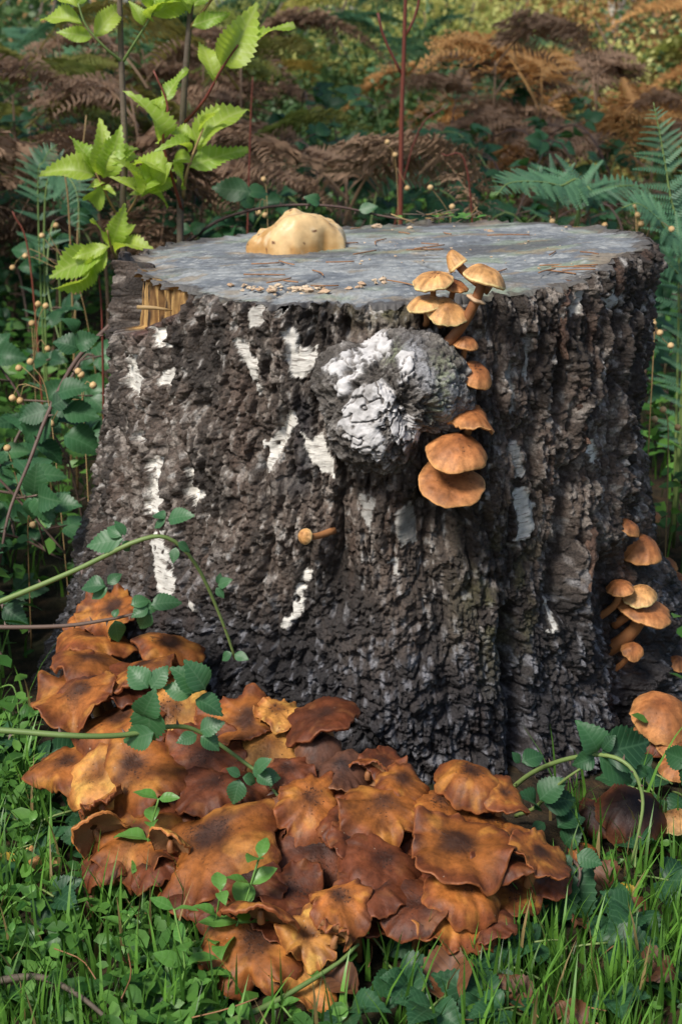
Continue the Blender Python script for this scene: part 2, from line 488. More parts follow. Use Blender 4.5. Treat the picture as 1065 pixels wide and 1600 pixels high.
# bark relief
wx = A2 + 0.010 * fbm(A2 * 28, Z2 * 14, s=11, o=3); wz = Z2 + 0.020 * fbm(A2 * 22, Z2 * 16, s=12, o=3)
f1, f2, c1, o1, p1 = worley(wx / 0.030, wz / 0.095, s=21, off=True); pl1 = sstep(0.0, 0.22, f2 - f1)
g1, g2, c2, o2, p2 = worley(wx / 0.0125 + 7, wz / 0.026, s=31, off=True); pl2 = sstep(0.0, 0.20, g2 - g1)
k1, k2, c3, o3, p3 = worley(wx / 0.0060 + 3, wz / 0.0085, s=41, off=True); pl3 = sstep(0.0, 0.22, k2 - k1)
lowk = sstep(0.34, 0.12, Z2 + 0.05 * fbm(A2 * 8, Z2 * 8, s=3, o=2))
q1, q2, c4, o4, p4 = worley(wx / 0.024, wz / 0.026, s=51, off=True); pq = sstep(0.0, 0.25, q2 - q1)
def tilt(c, ox, oy): return ox * np.sin(c * 41) + oy * np.cos(c * 57)       # every plate lifts to its own side
rn = 1 - np.abs(fbm(wx / 0.026, wz / 0.10, s=61, o=5, g=0.6)); rn2 = 1 - np.abs(fbm(wx / 0.008, wz / 0.017, s=62, o=4, g=0.6))
fine = fbm(A2 / 0.0042, Z2 / 0.0052, s=71, o=3)
lay = fbm(wx / 0.020, wz / 0.034, s=64, o=4) * 3.0; layer = (np.floor(lay) + sstep(0.0, 0.30, lay - np.floor(lay))) / 3.0   # flaking layers
right_side = sstep(0.35, 0.9, T2) * (T2 < 2.2)
upper = 0.0085 * pl1 * (0.35 + 0.75 * c1) + 0.004 * tilt(c1, o1, p1) + 0.0042 * pl2 * (0.3 + 0.8 * c2) + 0.0036 * tilt(c2, o2, p2) + 0.0018 * pl3 + 0.0022 * tilt(c3, o3, p3)
upper = upper + 0.018 * (rn - 0.72) + 0.0055 * (rn2 - 0.7) + 0.0062 * layer
upper = upper + right_side * 0.016 * (1 - np.abs(fbm(wx / 0.022, wz / 0.22, s=63, o=3)) - 0.7)
lower = 0.0085 * pq * (0.3 + 0.8 * c4) + 0.006 * tilt(c4, o4, p4) + 0.0030 * pl3 + 0.0032 * tilt(c3, o3, p3) + 0.010 * fbm(wx / 0.03, wz / 0.03, s=65, o=4, g=.6) + 0.003 * pl2 + 0.006 * (rn2 - .7)
disp = upper * (1 - lowk) + lower * lowk + 0.0014 * fine + 0.012 * fbm(A2 / 0.09, Z2 / 0.14, s=77, o=2)

# pale paper-bark patches (outline px on the bark, tone)
PATCH = [
    ([(200, 548), (212, 552), (226, 600), (228, 628), (214, 622), (196, 585)], .62),
    ([(238, 512), (255, 508), (258, 545), (240, 548)], .70), ([(246, 580), (258, 576), (263, 606), (250, 604)], .62),
    ([(262, 622), (274, 622), (274, 634), (262, 634)], .62), ([(213, 672), (234, 675), (232, 688), (215, 686)], .60),
    ([(240, 714), (256, 712), (258, 760), (250, 800), (228, 800), (230, 762)], .62),
    ([(290, 728), (302, 730), (310, 772), (304, 800), (294, 775)], .66),
    ([(228, 836), (246, 828), (252, 880), (264, 900), (262, 940), (240, 930), (230, 885)], .55),
    ([(364, 530), (380, 530), (392, 560), (398, 548), (402, 570), (392, 598), (408, 600), (404, 628), (394, 615), (378, 580)], .55),
    ([(388, 478), (408, 468), (410, 500), (396, 515), (386, 505)], .42),
    ([(440, 515), (455, 515), (472, 548), (492, 545), (494, 570), (470, 592), (452, 588), (446, 560)], .60),
    ([(452, 640), (462, 660), (440, 700), (424, 738), (408, 740), (412, 696), (432, 665)], .64),
    ([(466, 680), (486, 690), (500, 678), (522, 720), (520, 745), (500, 738), (480, 712)], .64),
    ([(470, 895), (486, 893), (480, 915), (468, 912)], .68),
    ([(462, 918), (476, 920), (470, 960), (446, 990), (432, 984), (452, 952)], .68),
    ([(800, 770), (826, 762), (844, 790), (842, 820), (832, 850), (806, 850), (808, 812)], .50),
    ([(796, 690), (814, 690), (822, 745), (800, 752)], .36),
    ([(920, 690), (930, 686), (942, 720), (932, 728), (920, 712)], .62),
    ([(866, 950), (880, 942), (884, 956), (874, 994), (864, 996), (868, 972)], .62),
    ([(908, 440), (922, 436), (914, 470), (898, 500), (896, 480)], .40),
    ([(950, 462), (968, 452), (970, 475), (952, 490)], .42),
    ([(606, 880), (620, 876), (624, 900), (612, 903)], .45), ([(560, 775), (590, 780), (580, 830), (566, 820)], .30),
    ([(610, 800), (650, 795), (655, 850), (625, 860)], .28), ([(430, 455), (450, 460), (446, 490), (434, 488)], .40),
    ([(820, 520), (830, 522), (826, 600), (816, 590)], .34), ([(288, 940), (300, 940), (298, 958), (288, 955)], .5),
    ([(790, 560), (800, 560), (804, 640), (790, 640)], .30), ([(570, 470), (600, 470), (604, 492), (575, 492)], .34),
]
def inside(U, V, poly):
    r = np.zeros(U.shape, bool); n = len(poly)
    for i in range(n):
        x1, y1 = poly[i]; x2, y2 = poly[(i + 1) % n]
        c = ((y1 > V) != (y2 > V)) & (U < (x2 - x1) * (V - y1) / (y2 - y1 + 1e-9) + x1)
        r ^= c
    return r
PID = np.zeros(T2.shape, int)
WPU = PU + 8 * fbm(A2 * 90, Z2 * 60, s=81, o=3); WPV = PV + 9 * fbm(A2 * 70, Z2 * 110, s=82, o=3)
chip = fbm(A2 / 0.010, Z2 / 0.016, s=83, o=2)
for q, (poly, tone) in enumerate(PATCH):
    PID[front & inside(WPU, WPV, poly) & (chip > -0.62)] = q + 1
pm = (PID > 0).astype(float)
for _ in range(2):
    pm = (pm + np.roll(pm, 1, 0) + np.roll(pm, -1, 0) + np.roll(pm, 1, 1) + np.roll(pm, -1, 1)) / 5
flat = 0.0078 + 0.0012 * fbm(A2 / 0.02, Z2 / 0.006, s=85, o=3)
disp = disp * (1 - pm) + flat * pm

# splintered notch at the rim, upper left: the bark is gone and pale wood stands bare
dg = np.degrees(T2) + 1.6 * fbm(A2 * 60, Z2 * 8, s=87, o=2)
notch = (dg > -82) & (dg < -44) & (Z2 > np.interp(dg, [-82, -70, -56, -44], [.516, .524, .540, .578]))
gap = (dg > -83) & (dg < -78.5) & (Z2 > .522)
nm = notch.astype(float)
for _ in range(3): nm = (nm + np.roll(nm, 1, 0) + np.roll(nm, -1, 0) + np.roll(nm, 1, 1) + np.roll(nm, -1, 1)) / 5
nd = -0.020 + 0.008 * fbm(A2 / 0.008, Z2 / 0.09, s=88, o=3)
disp = disp * (1 - nm) + nd * nm - 0.010 * gap
WOODM = (nm > 0.55) & (dg > -79)
# bark rim breaks a little at the saw cut
RT = R2 + disp * 1.15 + big - 0.016
edge = sstep(0.985, 1.0, W2)
RT = RT - 0.006 * edge * (0.5 + 0.8 * noise(T2 * 60, T2 * 0, s=93))
ZF = Z2 + edge * 0.004 * noise(T2 * 45, T2 * 0 + 9, s=94)
ST = np.stack([RT * np.sin(T2), -RT * np.cos(T2), ZF], -1)

# bark colour: species colour, weathered crust, lichen, wet foot with painted sky glints
n1 = fbm(A2 / 0.05, Z2 / 0.09, s=101, o=4); n2 = fbm(A2 / 0.006, Z2 / 0.012, s=102, o=3); n3 = fbm(A2 / 0.018, Z2 / 0.03, s=103, o=3)
c = mix((0.036, 0.026, 0.019), (0.118, 0.086, 0.066), sstep(-0.35, 0.5, n1 + 0.7 * n3))
c = mix(c, (0.315, 0.270, 0.230), 0.85 * sstep(0.12, 0.5, n2 + 0.45 * n1 + 0.18 * layer) * (1 - lowk))
c = mix(c, (0.45, 0.43, 0.40), 0.8 * sstep(0.42, 0.66, n2 + 0.25 * n3))
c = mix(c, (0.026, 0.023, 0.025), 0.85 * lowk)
c = mix(c, (0.27, 0.27, 0.295), 0.8 * lowk * sstep(0.18, 0.5, n2 + 0.2 * n1))  # bluish crust flecks, with the foot's sky sparkle painted in
rust = sstep(0.3, 0.65, fbm(A2 / 0.03, Z2 / 0.11, s=105, o=3))
c = mix(c, (0.125, 0.062, 0.036), 0.55 * rust * (0.4 + 0.6 * right_side))
moss = np.where(front, np.exp(-(((PU - 790) / 60) ** 2 + ((PV - 930) / 110) ** 2)) + 0.8 * np.exp(-(((PU - 585) / 55) ** 2 + ((PV - 485) / 28) ** 2)), 0)
c = mix(c, (0.085, 0.088, 0.026), np.clip(0.9 * moss * sstep(-0.2, 0.4, n3), 0, 1))
fib = np.where(front, np.exp(-((seg_dist(PU, PV, [(222, 512), (262, 475)]) / 17) ** 2)), 0)
c = mix(c, (0.13, 0.045, 0.028), np.clip(1.1 * fib * sstep(-0.4, 0.2, n2), 0, 1))
dark_marks = np.where(front, np.exp(-((seg_dist(PU, PV, [(470, 640), (475, 720), (460, 760)]) / 22) ** 2)) + np.exp(-((seg_dist(PU, PV, [(560, 1150), (860, 1110)]) / 60) ** 2)) * 0.6, 0)
c = mix(c, (0.022, 0.021, 0.026), np.clip(0.8 * dark_marks, 0, 1))  # darker beside the burl and in a band across the foot
wood = mix((0.15, 0.075, 0.025), (0.46, 0.28, 0.10), sstep(-0.3, 0.4, fbm(A2 / 0.004, Z2 / 0.07, s=106, o=3)))
wood = mix(wood, (0.035, 0.02, 0.012), sstep(0.25, 0.5, fbm(A2 / 0.007, Z2 / 0.03, s=107, o=2)))
c = np.where(WOODM[..., None], wood, c)
for q, (poly, tone) in enumerate(PATCH):
    s_ = PID == q + 1
    c[s_] = np.array([1.0, 0.955, 0.86]) * tone
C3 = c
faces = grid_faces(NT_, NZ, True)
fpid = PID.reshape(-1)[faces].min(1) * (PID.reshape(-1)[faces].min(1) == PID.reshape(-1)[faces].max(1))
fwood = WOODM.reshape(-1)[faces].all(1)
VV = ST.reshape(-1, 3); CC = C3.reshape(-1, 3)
for q in range(len(PATCH)):                    # stray chips of a patch stay with the bark
    ids = np.nonzero(fpid == q + 1)[0]
    if len(ids) < 2: continue
    fs_ = faces[ids]; u_, inv = np.unique(fs_, return_inverse=True); inv = inv.reshape(-1, 4)
    lb = np.arange(len(u_))
    while True:
        m_ = lb[inv].min(1); new = lb.copy()
        for k_ in range(4): np.minimum.at(new, inv[:, k_], m_)
        if (new == lb).all(): break
        lb = new
    fl = lb[inv[:, 0]]; vals, cnt = np.unique(fl, return_counts=True)
    fpid[ids[fl != vals[cnt.argmax()]]] = 0
def sub(sel):
    fs = faces[sel]; ids, inv = np.unique(fs, return_inverse=True)
    return VV[ids], inv.reshape(-1, 4), CC[ids]

stump = thing('tree_stump', 'large sawn birch stump with rugged dark bark, white bark patches and a knotty burl', 'tree stump', (0, 0, 0))
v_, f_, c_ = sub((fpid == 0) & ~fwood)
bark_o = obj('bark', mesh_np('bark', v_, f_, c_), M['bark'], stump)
for q in range(len(PATCH)):
    s_ = fpid == q + 1
    if s_.sum() > 20:
        v_, f_, c_ = sub(s_)
        obj('white_bark_patch', mesh_np('white_bark_patch', v_, f_, c_), M['paper'], stump)
v_, f_, c_ = sub(fwood & (fpid == 0))
w_ = obj('bare_wood', mesh_np('bare_wood', v_, f_, c_), M['wood'], stump); w_['label'] = 'splintered yellow-brown wood where bark broke away'

# sawn top
NS = 110
ring = ST[:, -1, :]
sv = np.linspace(1, 0.0, NS) ** 0.8
S2 = np.repeat(sv[None], NT_, 0); TT = np.repeat(TH[:, None], NS, 1)
sm = ring.copy()
TX = ring[:, None, 0] * S2; TY = ring[:, None, 1] * S2
near = sstep(0.86, 1.0, S2)
h = rim_z(TX, TY) + 0.0045 * fbm(TX / 0.12, TY / 0.12, s=201, o=3)
saw = np.sin((TX * 0.5 + TY * 0.9 + 0.02 * fbm(TX * 6, TY * 6, s=203, o=2)) * 330) * 0.0005
ringn = np.hypot(TX - 0.03, TY - 0.02) + 0.012 * fbm(TX * 9, TY * 9, s=204, o=3)
h = h + saw + 0.0004 * np.sin(ringn * 900) + 0.0010 * fbm(TX / 0.006, TY / 0.006, s=205, o=3)
# radial cracks
crk = np.zeros_like(h)
for a0, r0, r1, wd in ((0.35, 0.25, 0.95, .004), (-1.1, 0.3, 0.98, .005), (2.0, 0.1, 0.9, .004), (1.25, 0.45, 1.0, .0035), (-2.4, 0.2, 0.9, .004), (-0.45, 0.5, 1.0, .003), (0.8, .6, 1., .003)):
    dd = np.abs(np.angle(np.exp(1j * (TT - a0 - 0.10 * noise(S2 * 6, S2 * 0, s=int(a0 * 50) + 300))))) * S2 * 0.36
    crk = np.maximum(crk, np.exp(-(dd / wd) ** 2) * sstep(r0, r0 + 0.08, S2) * sstep(r1 + .02, r1 - .05, S2))
h = h - 0.006 * crk
# a decayed low strip just inside the bark at the front
fr_ = sstep(0.80, 0.93, S2) * sstep(1.0, 0.955, S2) * (0.4 + 0.6 * noise(TT * 6, S2 * 0, s=206))
h = h - 0.006 * np.clip(fr_, 0, 1)
h = h * (1 - sstep(0.988, 1.0, S2)) + ring[:, None, 2] * sstep(0.988, 1.0, S2)
cn = fbm(TX / 0.07 + TY / 0.2, TY / 0.04 - TX / 0.2, s=210, o=4); cf = fbm(TX / 0.012 + TY / 0.02, TY / 0.006, s=211, o=3)
tc = mix((0.15, 0.165, 0.180), (0.29, 0.305, 0.305), sstep(-0.4, 0.45, cn + 0.5 * cf))
tc = mix(tc, (0.235, 0.28, 0.19), 0.75 * sstep(0.05, 0.5, fbm(TX / 0.10 + 4, TY / 0.05, s=212, o=3)))
tc = mix(tc, (0.42, 0.43, 0.41), 0.6 * sstep(0.3, 0.6, cf))
tc = mix(tc, (0.085, 0.085, 0.085), 0.75 * sstep(0.15, 0.5, fbm(TX / 0.16 + 2, TY / 0.06 + 8, s=214, o=4)))
tc = mix(tc, (0.25, 0.19, 0.115), 0.6 * sstep(0.2, 0.5, fbm(TX / 0.05 + 11, TY / 0.03, s=215, o=4)))
tc = mix(tc, (0.065, 0.055, 0.048), 0.8 * sstep(0.935, 0.975, S2 + 0.03 * noise(TT * 25, S2 * 9, s=213)))
tc = mix(tc, (0.21, 0.15, 0.09), 0.6 * np.clip(fr_, 0, 1) * sstep(0.0, 0.4, cf + 0.3 * cn))
tc = mix(tc, (0.04, 0.035, 0.03), 0.7 * crk)
TV = np.stack([TX, TY, h], -1)
obj('sawn_top', mesh_np('sawn_top', TV, grid_faces(NT_, NS, True)[:, ::-1], tc), M['wood'], stump)

def top_at(u, v, lift=0.0):
    p = at_z(u, v, 0.60)
    for _ in range(4): p = at_z(u, v, float(rim_z(p[0], p[1])) + lift)
    return p

# burl: three merged lobes
def burl():
    pc, nn, _ = hit(612, 628)
    pc = pc - nn * 0.015
    rd = -(ray(612, 628)); rd /= np.linalg.norm(rd)
    X = np.cross(np.array([0, 0, 1.0]), nn); X /= np.linalg.norm(X); Y = np.array([0, 0, 1.0])
    k = slant(pc) / F
    n1_, n2_ = 300, 220
    ph = np.linspace(0, 2 * math.pi, n1_, endpoint=False)[:, None]; ps = np.linspace(0.001, math.pi * 0.72, n2_)[None]
    dX = np.sin(ps) * np.cos(ph); dY = np.sin(ps) * np.sin(ph); dN = np.cos(ps) * np.ones_like(ph)
    lobes = [(42, 38, 0.034, 68), (-28, -28, 0.036, 66), (-58, 28, 0.010, 60), (70, 5, 0.020, 50), (10, 62, 0.012, 48), (-5, -58, 0.012, 48), (-15, 18, 0.03, 60)]
    acc = np.zeros_like(dX)
    for ox, oy, on, r in lobes:
        ox *= k; oy *= k; r *= k
        b = dX * ox + dY * oy + dN * on
        disc = b * b - (ox * ox + oy * oy + on * on - r * r)
        d = np.where(disc > 0, b + np.sqrt(np.maximum(disc, 0)), 0.0)
        acc += np.maximum(d, 0.0) ** 14
    rr = acc ** (1 / 14) + 0.004
    P = pc + (dX * rr)[..., None] * X + (dY * rr)[..., None] * Y + (dN * rr)[..., None] * nn
    u, v = project(P[..., 0], P[..., 1], P[..., 2])
    x3, y3, z3 = P[..., 0], P[..., 1], P[..., 2]
    q = 90
    nz = fbm(x3 * q, y3 * q, z3 * q, s=301, o=4); fn = fbm(x3 * 330, y3 * 330, z3 * 330, s=302, o=3)
    rg = 1 - np.abs(fbm(x3 * 60, y3 * 60, z3 * 60, s=303, o=3))
    wu = u + 14 * fbm(x3 * 130, y3 * 130, z3 * 130, s=304, o=3); wv = v + 14 * fbm(x3 * 130, y3 * 130, z3 * 130, s=305, o=3)
    plates = np.zeros(u.shape, bool)
    for poly in ([(535, 640), (560, 605), (600, 590), (622, 618), (605, 650), (590, 690), (560, 700), (535, 680)],
                 [(505, 575), (545, 545), (570, 560), (560, 590), (520, 590)], [(560, 530), (605, 520), (612, 548), (575, 572)],
                 [(525, 600), (548, 588), (552, 610), (530, 622)], [(612, 640), (645, 645), (650, 680), (625, 700), (608, 675)],
                 [(620, 560), (640, 548), (650, 590), (626, 600)], [(585, 690), (600, 700), (596, 715), (570, 715), (560, 705)]):
        plates |= inside(wu, wv, poly)
    plates &= (fbm(x3 * 110, y3 * 110, z3 * 110, s=307, o=3) > -0.45)
    crack = sstep(0.90, 0.975, 1 - np.abs(fbm(x3 * 75, y3 * 75, z3 * 75, s=310, o=3)))
    smooth = np.exp(-((seg_dist(u, v, [(645, 545), (672, 595)]) / 20) ** 2)) + np.exp(-((seg_dist(u, v, [(712, 600), (700, 655)]) / 16) ** 2))
    smooth = np.clip(smooth, 0, 1)
    pf = plates.astype(float)
    for _ in range(2): pf = (pf + np.roll(pf, 1, 0) + np.roll(pf, -1, 0) + np.roll(pf, 1, 1) + np.roll(pf, -1, 1)) / 5
    sed = np.zeros(u.shape)
    for pts, w, dep in (([(500, 620), (540, 625), (580, 590), (600, 560)], 8, -.006), ([(625, 640), (640, 620), (672, 640), (690, 668)], 9, -.012),
                        ([(600, 600), (625, 625), (635, 670)], 7, -.010), ([(540, 585), (580, 578)], 6, -.006), ([(660, 540), (690, 600), (700, 640)], 5, -.004)):
        sed += dep * np.exp(-(seg_dist(wu, wv, pts) / w) ** 2)
    dd = (0.011 * (rg - 0.7) + 0.0065 * nz + 0.0022 * fn) * (1 - 0.75 * smooth) * (1 - 0.6 * pf) + 0.0040 * pf - 0.004 * crack + sed
    nd_ = (dX[..., None] * X + dY[..., None] * Y + dN[..., None] * nn)
    P = P + nd_ * dd[..., None]
    cc = mix((0.085, 0.072, 0.060), (0.25, 0.225, 0.20), sstep(-0.2, 0.5, nz + 0.4 * fn))
    cc = mix(cc, (0.46, 0.43, 0.40), 0.7 * sstep(0.25, 0.5, nz + 0.25 * fn))
    cc = mix(cc, (0.37, 0.37, 0.385), 0.85 * smooth)
    cc = mix(cc, (0.30, 0.34, 0.20), 0.75 * np.clip(np.exp(-(seg_dist(u, v, [(618, 545), (610, 560)]) / 12) ** 2) + np.exp(-(seg_dist(u, v, [(690, 560), (700, 590), (690, 650)]) / 17) ** 2), 0, 1) * sstep(-.3, .3, fn))
    cc = mix(cc, mix((0.40, 0.385, 0.375), (0.62, 0.60, 0.585), sstep(-.5, .35, nz + .3 * fbm(x3 * 45, y3 * 45, z3 * 45, s=309, o=2))), 0.95 * np.clip(pf * 1.3, 0, 1) * sstep(-0.95, -0.5, fn))
    cc = mix(cc, (0.07, 0.058, 0.05), 0.85 * crack * (1 - .6 * smooth))
    cc = mix(cc, (0.10, 0.085, 0.07), 0.5 * sstep(0.1, 0.5, fbm(x3 * 38, y3 * 38, z3 * 38, s=311, o=3)))
    f = grid_faces(n1_, n2_, True)
    fm = pf.reshape(-1)[f].min(1) > 0.5
    Vv = P.reshape(-1, 3); Cv = cc.reshape(-1, 3)
    def part(sel):
        ids, inv = np.unique(f[sel], return_inverse=True); return Vv[ids], inv.reshape(-1, 4), Cv[ids]
    a = part(~fm); b = part(fm)
    o = obj('burl', mesh_np('burl', *a), M['bark'], stump); o['label'] = 'round knotty burl with flaking whitish bark'
    obj('white_bark_flakes', mesh_np('white_bark_flakes', *b), M['flake'], o)
burl()

# loose curled bark strips on the right flank
def strip(pts, w, lift, name='bark_strip'):
    P = []
    for (u, v) in pts:
        p, n, _ = hit(u, v); P.append((p, n))
    pp = spline([p + n * lift for p, n in P], 26); nn = spline([n for p, n in P], 26)
    V = []; 
    for i in range(26):
        t = np.cross(nn[i], np.array([0, 0, 1.0])); t /= np.linalg.norm(t) + 1e-9
        ww = w * (0.15 + 0.85 * math.sin(math.pi * min(.97, max(0.03, i / 25))) ** .6) * (0.85 + 0.5 * float(noise(np.array(i * 0.6), np.array(w * 999))))
        for k in range(7):
            s = (k / 6 - 0.5) * 2
            V.append(pp[i] + t * ww * s * 0.5 + nn[i] * (0.005 * (1 - s * s) + 0.006 * float(noise(np.array(i * 0.45), np.array(w * 777), s=6)) + 0.002 * float(noise(np.array(i * 0.9), np.array(k * 1.3), s=5))))
    V = np.array(V); f = grid_faces(26, 7)
    back = V - np.repeat(nn, 7, 0) * 0.006
    V = np.vstack([V, back]); f = np.vstack([f, f[:, ::-1] + 182])
    cl = mix((0.075, 0.040, 0.026), (0.20, 0.115, 0.075), sstep(-.4, .5, fbm(V[:, 0] * 90, V[:, 2] * 60, s=8)))
    obj(name, mesh_np(name, V, f, cl), M['bark'], stump)
strip([(884, 436), (880, 470), (877, 505), (880, 560)], 0.010, 0.004)
strip([(904, 590), (902, 630), (908, 690)], 0.012, 0.006)
strip([(918, 820), (915, 850), (911, 880), (904, 918)], 0.015, 0.012)

# ------------------------------------------------------------------ mushrooms
TONES = {  # centre, middle, margin
    'o': ((0.085, 0.032, 0.014), (0.36, 0.118, 0.024), (0.185, 0.052, 0.016)),
    'y': ((0.22, 0.080, 0.020), (0.58, 0.260, 0.060), (0.34, 0.120, 0.030)),
    'r': ((0.055, 0.019, 0.010), (0.150, 0.042, 0.015), (0.135, 0.036, 0.013)),
    'd': ((0.050, 0.033, 0.030), (0.145, 0.062, 0.036), (0.19, 0.075, 0.034)),
    't': ((0.40, 0.180, 0.060), (0.60, 0.310, 0.110), (0.66, 0.380, 0.160)),
    'k': ((0.27, 0.092, 0.030), (0.37, 0.140, 0.046), (0.45, 0.195, 0.070)),
    'b': ((0.022, 0.010, 0.008), (0.045, 0.018, 0.012), (0.12, 0.040, 0.018)),
}
def mushroom(u, v, w, tilt, roll, tone, label, group, dome=0.25, wav=0.10, saddle=0.0, lobe=0.10, tear=None, droop=0.12, up=0.0,
             off=0.0, stem=0.06, sdir=None, asp=1.0, seed=None, stem_r=0.16, ring=False, pos=None, dark=0.3, name='mushroom', stripe=1.0, scales=1.0, ecc=None, bend=0.03):
    seed = seed if seed is not None else int(u * 7 + v * 13)
    rg = np.random.default_rng(seed)
    if pos is None:
        p, nn, kind = hit(u, v)
        rh = ray(u, v); p = p - rh / np.linalg.norm(rh) * off * 1.1
    else: p, nn, kind = np.asarray(pos, float), np.array([0, -1.0, 0]), 'set'
    R = px2m(w / 2.0, p)
    na, nr = 96, 18
    a = np.linspace(0, 2 * math.pi, na, endpoint=False)[:, None]; r = np.linspace(0.0, 1, nr)[None] ** 0.85
    ph = rg.uniform(0, 6.28, 8)
    def pn(k, q, o=2):       # periodic wander round the rim
        return fbm(np.cos(a) * k + q * 3.1, np.sin(a) * k - q * 1.7, s=(seed + q) % 9973, o=o)
    rr = 1 + 1.5 * lobe * (pn(1.0, 1) + 0.55 * pn(2.4, 2)) + 0.03 * pn(7.0, 3)
    if tear is not None:
        for tt in np.atleast_1d(tear):
            d = np.angle(np.exp(1j * (a - math.radians(tt) + 0.25 * noise(r * 4, a * 0, s=seed % 50))))
            rr = rr * (1 - 0.42 * np.exp(-(d / 0.15) ** 2))
    ecc = ecc if ecc is not None else rg.uniform(0.05, 0.38)
    ea = rg.uniform(0.7, 2.4)
    gr_ = 1 + (rr - 1) * r ** 1.5
    x = R * (r * gr_ * np.cos(a) + ecc * math.cos(ea) * (1 - r) ** 1.3); y = R * (r * gr_ * np.sin(a) * asp + ecc * math.sin(ea) * (1 - r) ** 1.3)
    z = dome * (1 - r ** 2.2) - droop * r ** 5 + up * r ** 2.0
    z = z + wav * (1.6 * r ** 2.2 * pn(1.1, 4) + 1.7 * r ** 4 * pn(2.6, 5) * (0.6 + 0.8 * pn(0.8, 6)) + 1.0 * r ** 7 * pn(5.0, 7, 3)) + saddle * r ** 2 * np.cos(2 * a + ph[1])
    fa = rg.uniform(0, 6.28); fx = (np.cos(fa) * np.cos(a) + np.sin(fa) * np.sin(a)) * r
    z = z + bend * np.sin(fx * rg.uniform(1.6, 3.2) + rg.uniform(0, 6.28)) * r + bend * 0.6 * fx ** 2 * rg.uniform(-1, 1)
    z = z - 0.06 * np.exp(-(r / 0.22) ** 2) * rg.uniform(-1.0, 1.2)
    z = R * z + R * 0.05 * fbm(x / R * 2.0 + seed % 97, y / R * 2.0, s=seed % 1000, o=3)
    # colour
    ce, mi, ma = TONES[tone]
    st = pn(7.0, 8, 3) * np.ones_like(z) + 0.3 * fbm(x / R * 5, y / R * 5, s=8, o=2); bl = fbm(x / R * 1.8 + 5, y / R * 1.8 + seed % 31, s=seed % 701, o=3)
    rn_ = np.clip(r + 0.16 * bl + 0.06 * st, 0, 1.2) * np.ones_like(z)
    c = mix(ce, mi, sstep(0.08, 0.52, rn_)); c = mix(c, ma, sstep(0.66, 0.95, rn_))
    c = c * (1 + stripe * 0.30 * st * sstep(0.35, 0.8, r))[..., None] * (1 + 0.40 * bl)[..., None] * (rg.uniform(0.62, 0.98) if tone not in 'tk' else 1.0)
    c = mix(c, (0.05, 0.022, 0.015), dark * sstep(0.18, 0.5, fbm(x / R * 1.5 - 3, y / R * 1.5, s=seed % 333, o=3)))
    bl2 = fbm(x / R * 2.6 + 9, y / R * 2.6 - seed % 17, s=seed % 217, o=3)
    c = mix(c, np.asarray(mi) * np.array([1.35, 1.75, 1.6]), 0.6 * sstep(0.12, 0.5, bl2) * sstep(0.25, 0.6, r) * (tone in 'oyr'))
    c = mix(c, np.asarray(ma) * np.array([1.9, 2.3, 2.4]), 0.7 * sstep(0.955, 1.0, r) * np.ones_like(z))
    c = np.clip(c, 0.004, 0.9)
    cen = np.clip(sstep(0.6, 0.05, r + 0.35 * fbm(x / R * 2.4, y / R * 2.4, s=seed % 77, o=2)) + 0.2, 0, 1) * scales * rg.uniform(0.55, 1.0)
    # roll the rim over and a little way under
    th_ = 0.05 * R + 0.0012
    rim = [(1.0 - 0.012, -0.45 * th_), (1.0 - 0.05, -0.95 * th_)]
    XX = [x]; YY = [y]; ZZ = [z]; CC_ = [c]; KK = [cen]
    for f_, dz in rim:
        XX.append(x[:, -1:] * f_); YY.append(y[:, -1:] * f_); ZZ.append(z[:, -1:] + dz); CC_.append(np.broadcast_to(np.asarray(ma) * 1.15, (na, 1, 3))); KK.append(np.zeros((na, 1)))
    x2 = np.concatenate(XX, 1); y2 = np.concatenate(YY, 1); z2 = np.concatenate(ZZ, 1); c2 = np.concatenate(CC_, 1); k2 = np.concatenate(KK, 1)
    me = mesh_np('cap', np.stack([x2, y2, z2], -1), grid_faces(na, nr + 2, True), c2, extra={'cen': k2})
    N = Vector((math.sin(math.radians(roll)), -math.sin(math.radians(tilt)) , math.cos(math.radians(tilt)))).normalized()
    spin = rg.uniform(0, 6.28)
    up_ = Vector((0, 1, 0)) if asp == 1.0 else Vector((0, 1, 0))
    q = N.to_track_quat('Z', 'Y')
    mat = q.to_matrix().to_4x4()
    top_off = dome * R * 0.7
    # stem path in world axes, from the cap centre down and inward to what carries it
    base_dir = np.array(sdir, float) if sdir is not None else (np.array([-nn[0] * .8, -nn[1] * .8, -0.75]) if kind == 'bark' else np.array([-nn[0] * 0.35, -nn[1] * 0.35, -1.0]))
    base_dir /= np.linalg.norm(base_dir)
    Nv = np.array(N); c0 = p + Nv * (z[0, 0] - th_ * 1.5)
    pts = spline([c0, c0 - Nv * stem * 0.4 + base_dir * stem * 0.15, c0 - Nv * stem * 0.45 + base_dir * stem * 0.75], 8)
    root = pts[-1]
    t = thing(name, label, 'mushroom', root, group)
    lm = Matrix.Translation(Vector(p - root)) @ mat
    obj('cap', me, M['cap'], t, m=lm)
    # gills
    ng = 190; gr = np.linspace(0.955, 0.13, 6)[None]; ga = np.linspace(0, 2 * math.pi, ng, endpoint=False)[:, None]
    def look(arr): 
        ai = np.interp(ga[:, 0], np.append(a[:, 0], 2 * math.pi), np.append(arr, arr[0])); return ai
    idx = np.interp(gr[0], r[0], np.arange(nr))
    def samp(G):
        out = np.zeros((ng, 6))
        for j, f in enumerate(idx):
            i = int(min(f, nr - 2)); g = f - i
            out[:, j] = look(G[:, i] * (1 - g) + G[:, i + 1] * g)
        return out
    gx, gy, gz = samp(x), samp(y), samp(z)
    dep = R * 0.085 * np.sin(np.linspace(0.12, math.pi * 0.96, 6))[None]
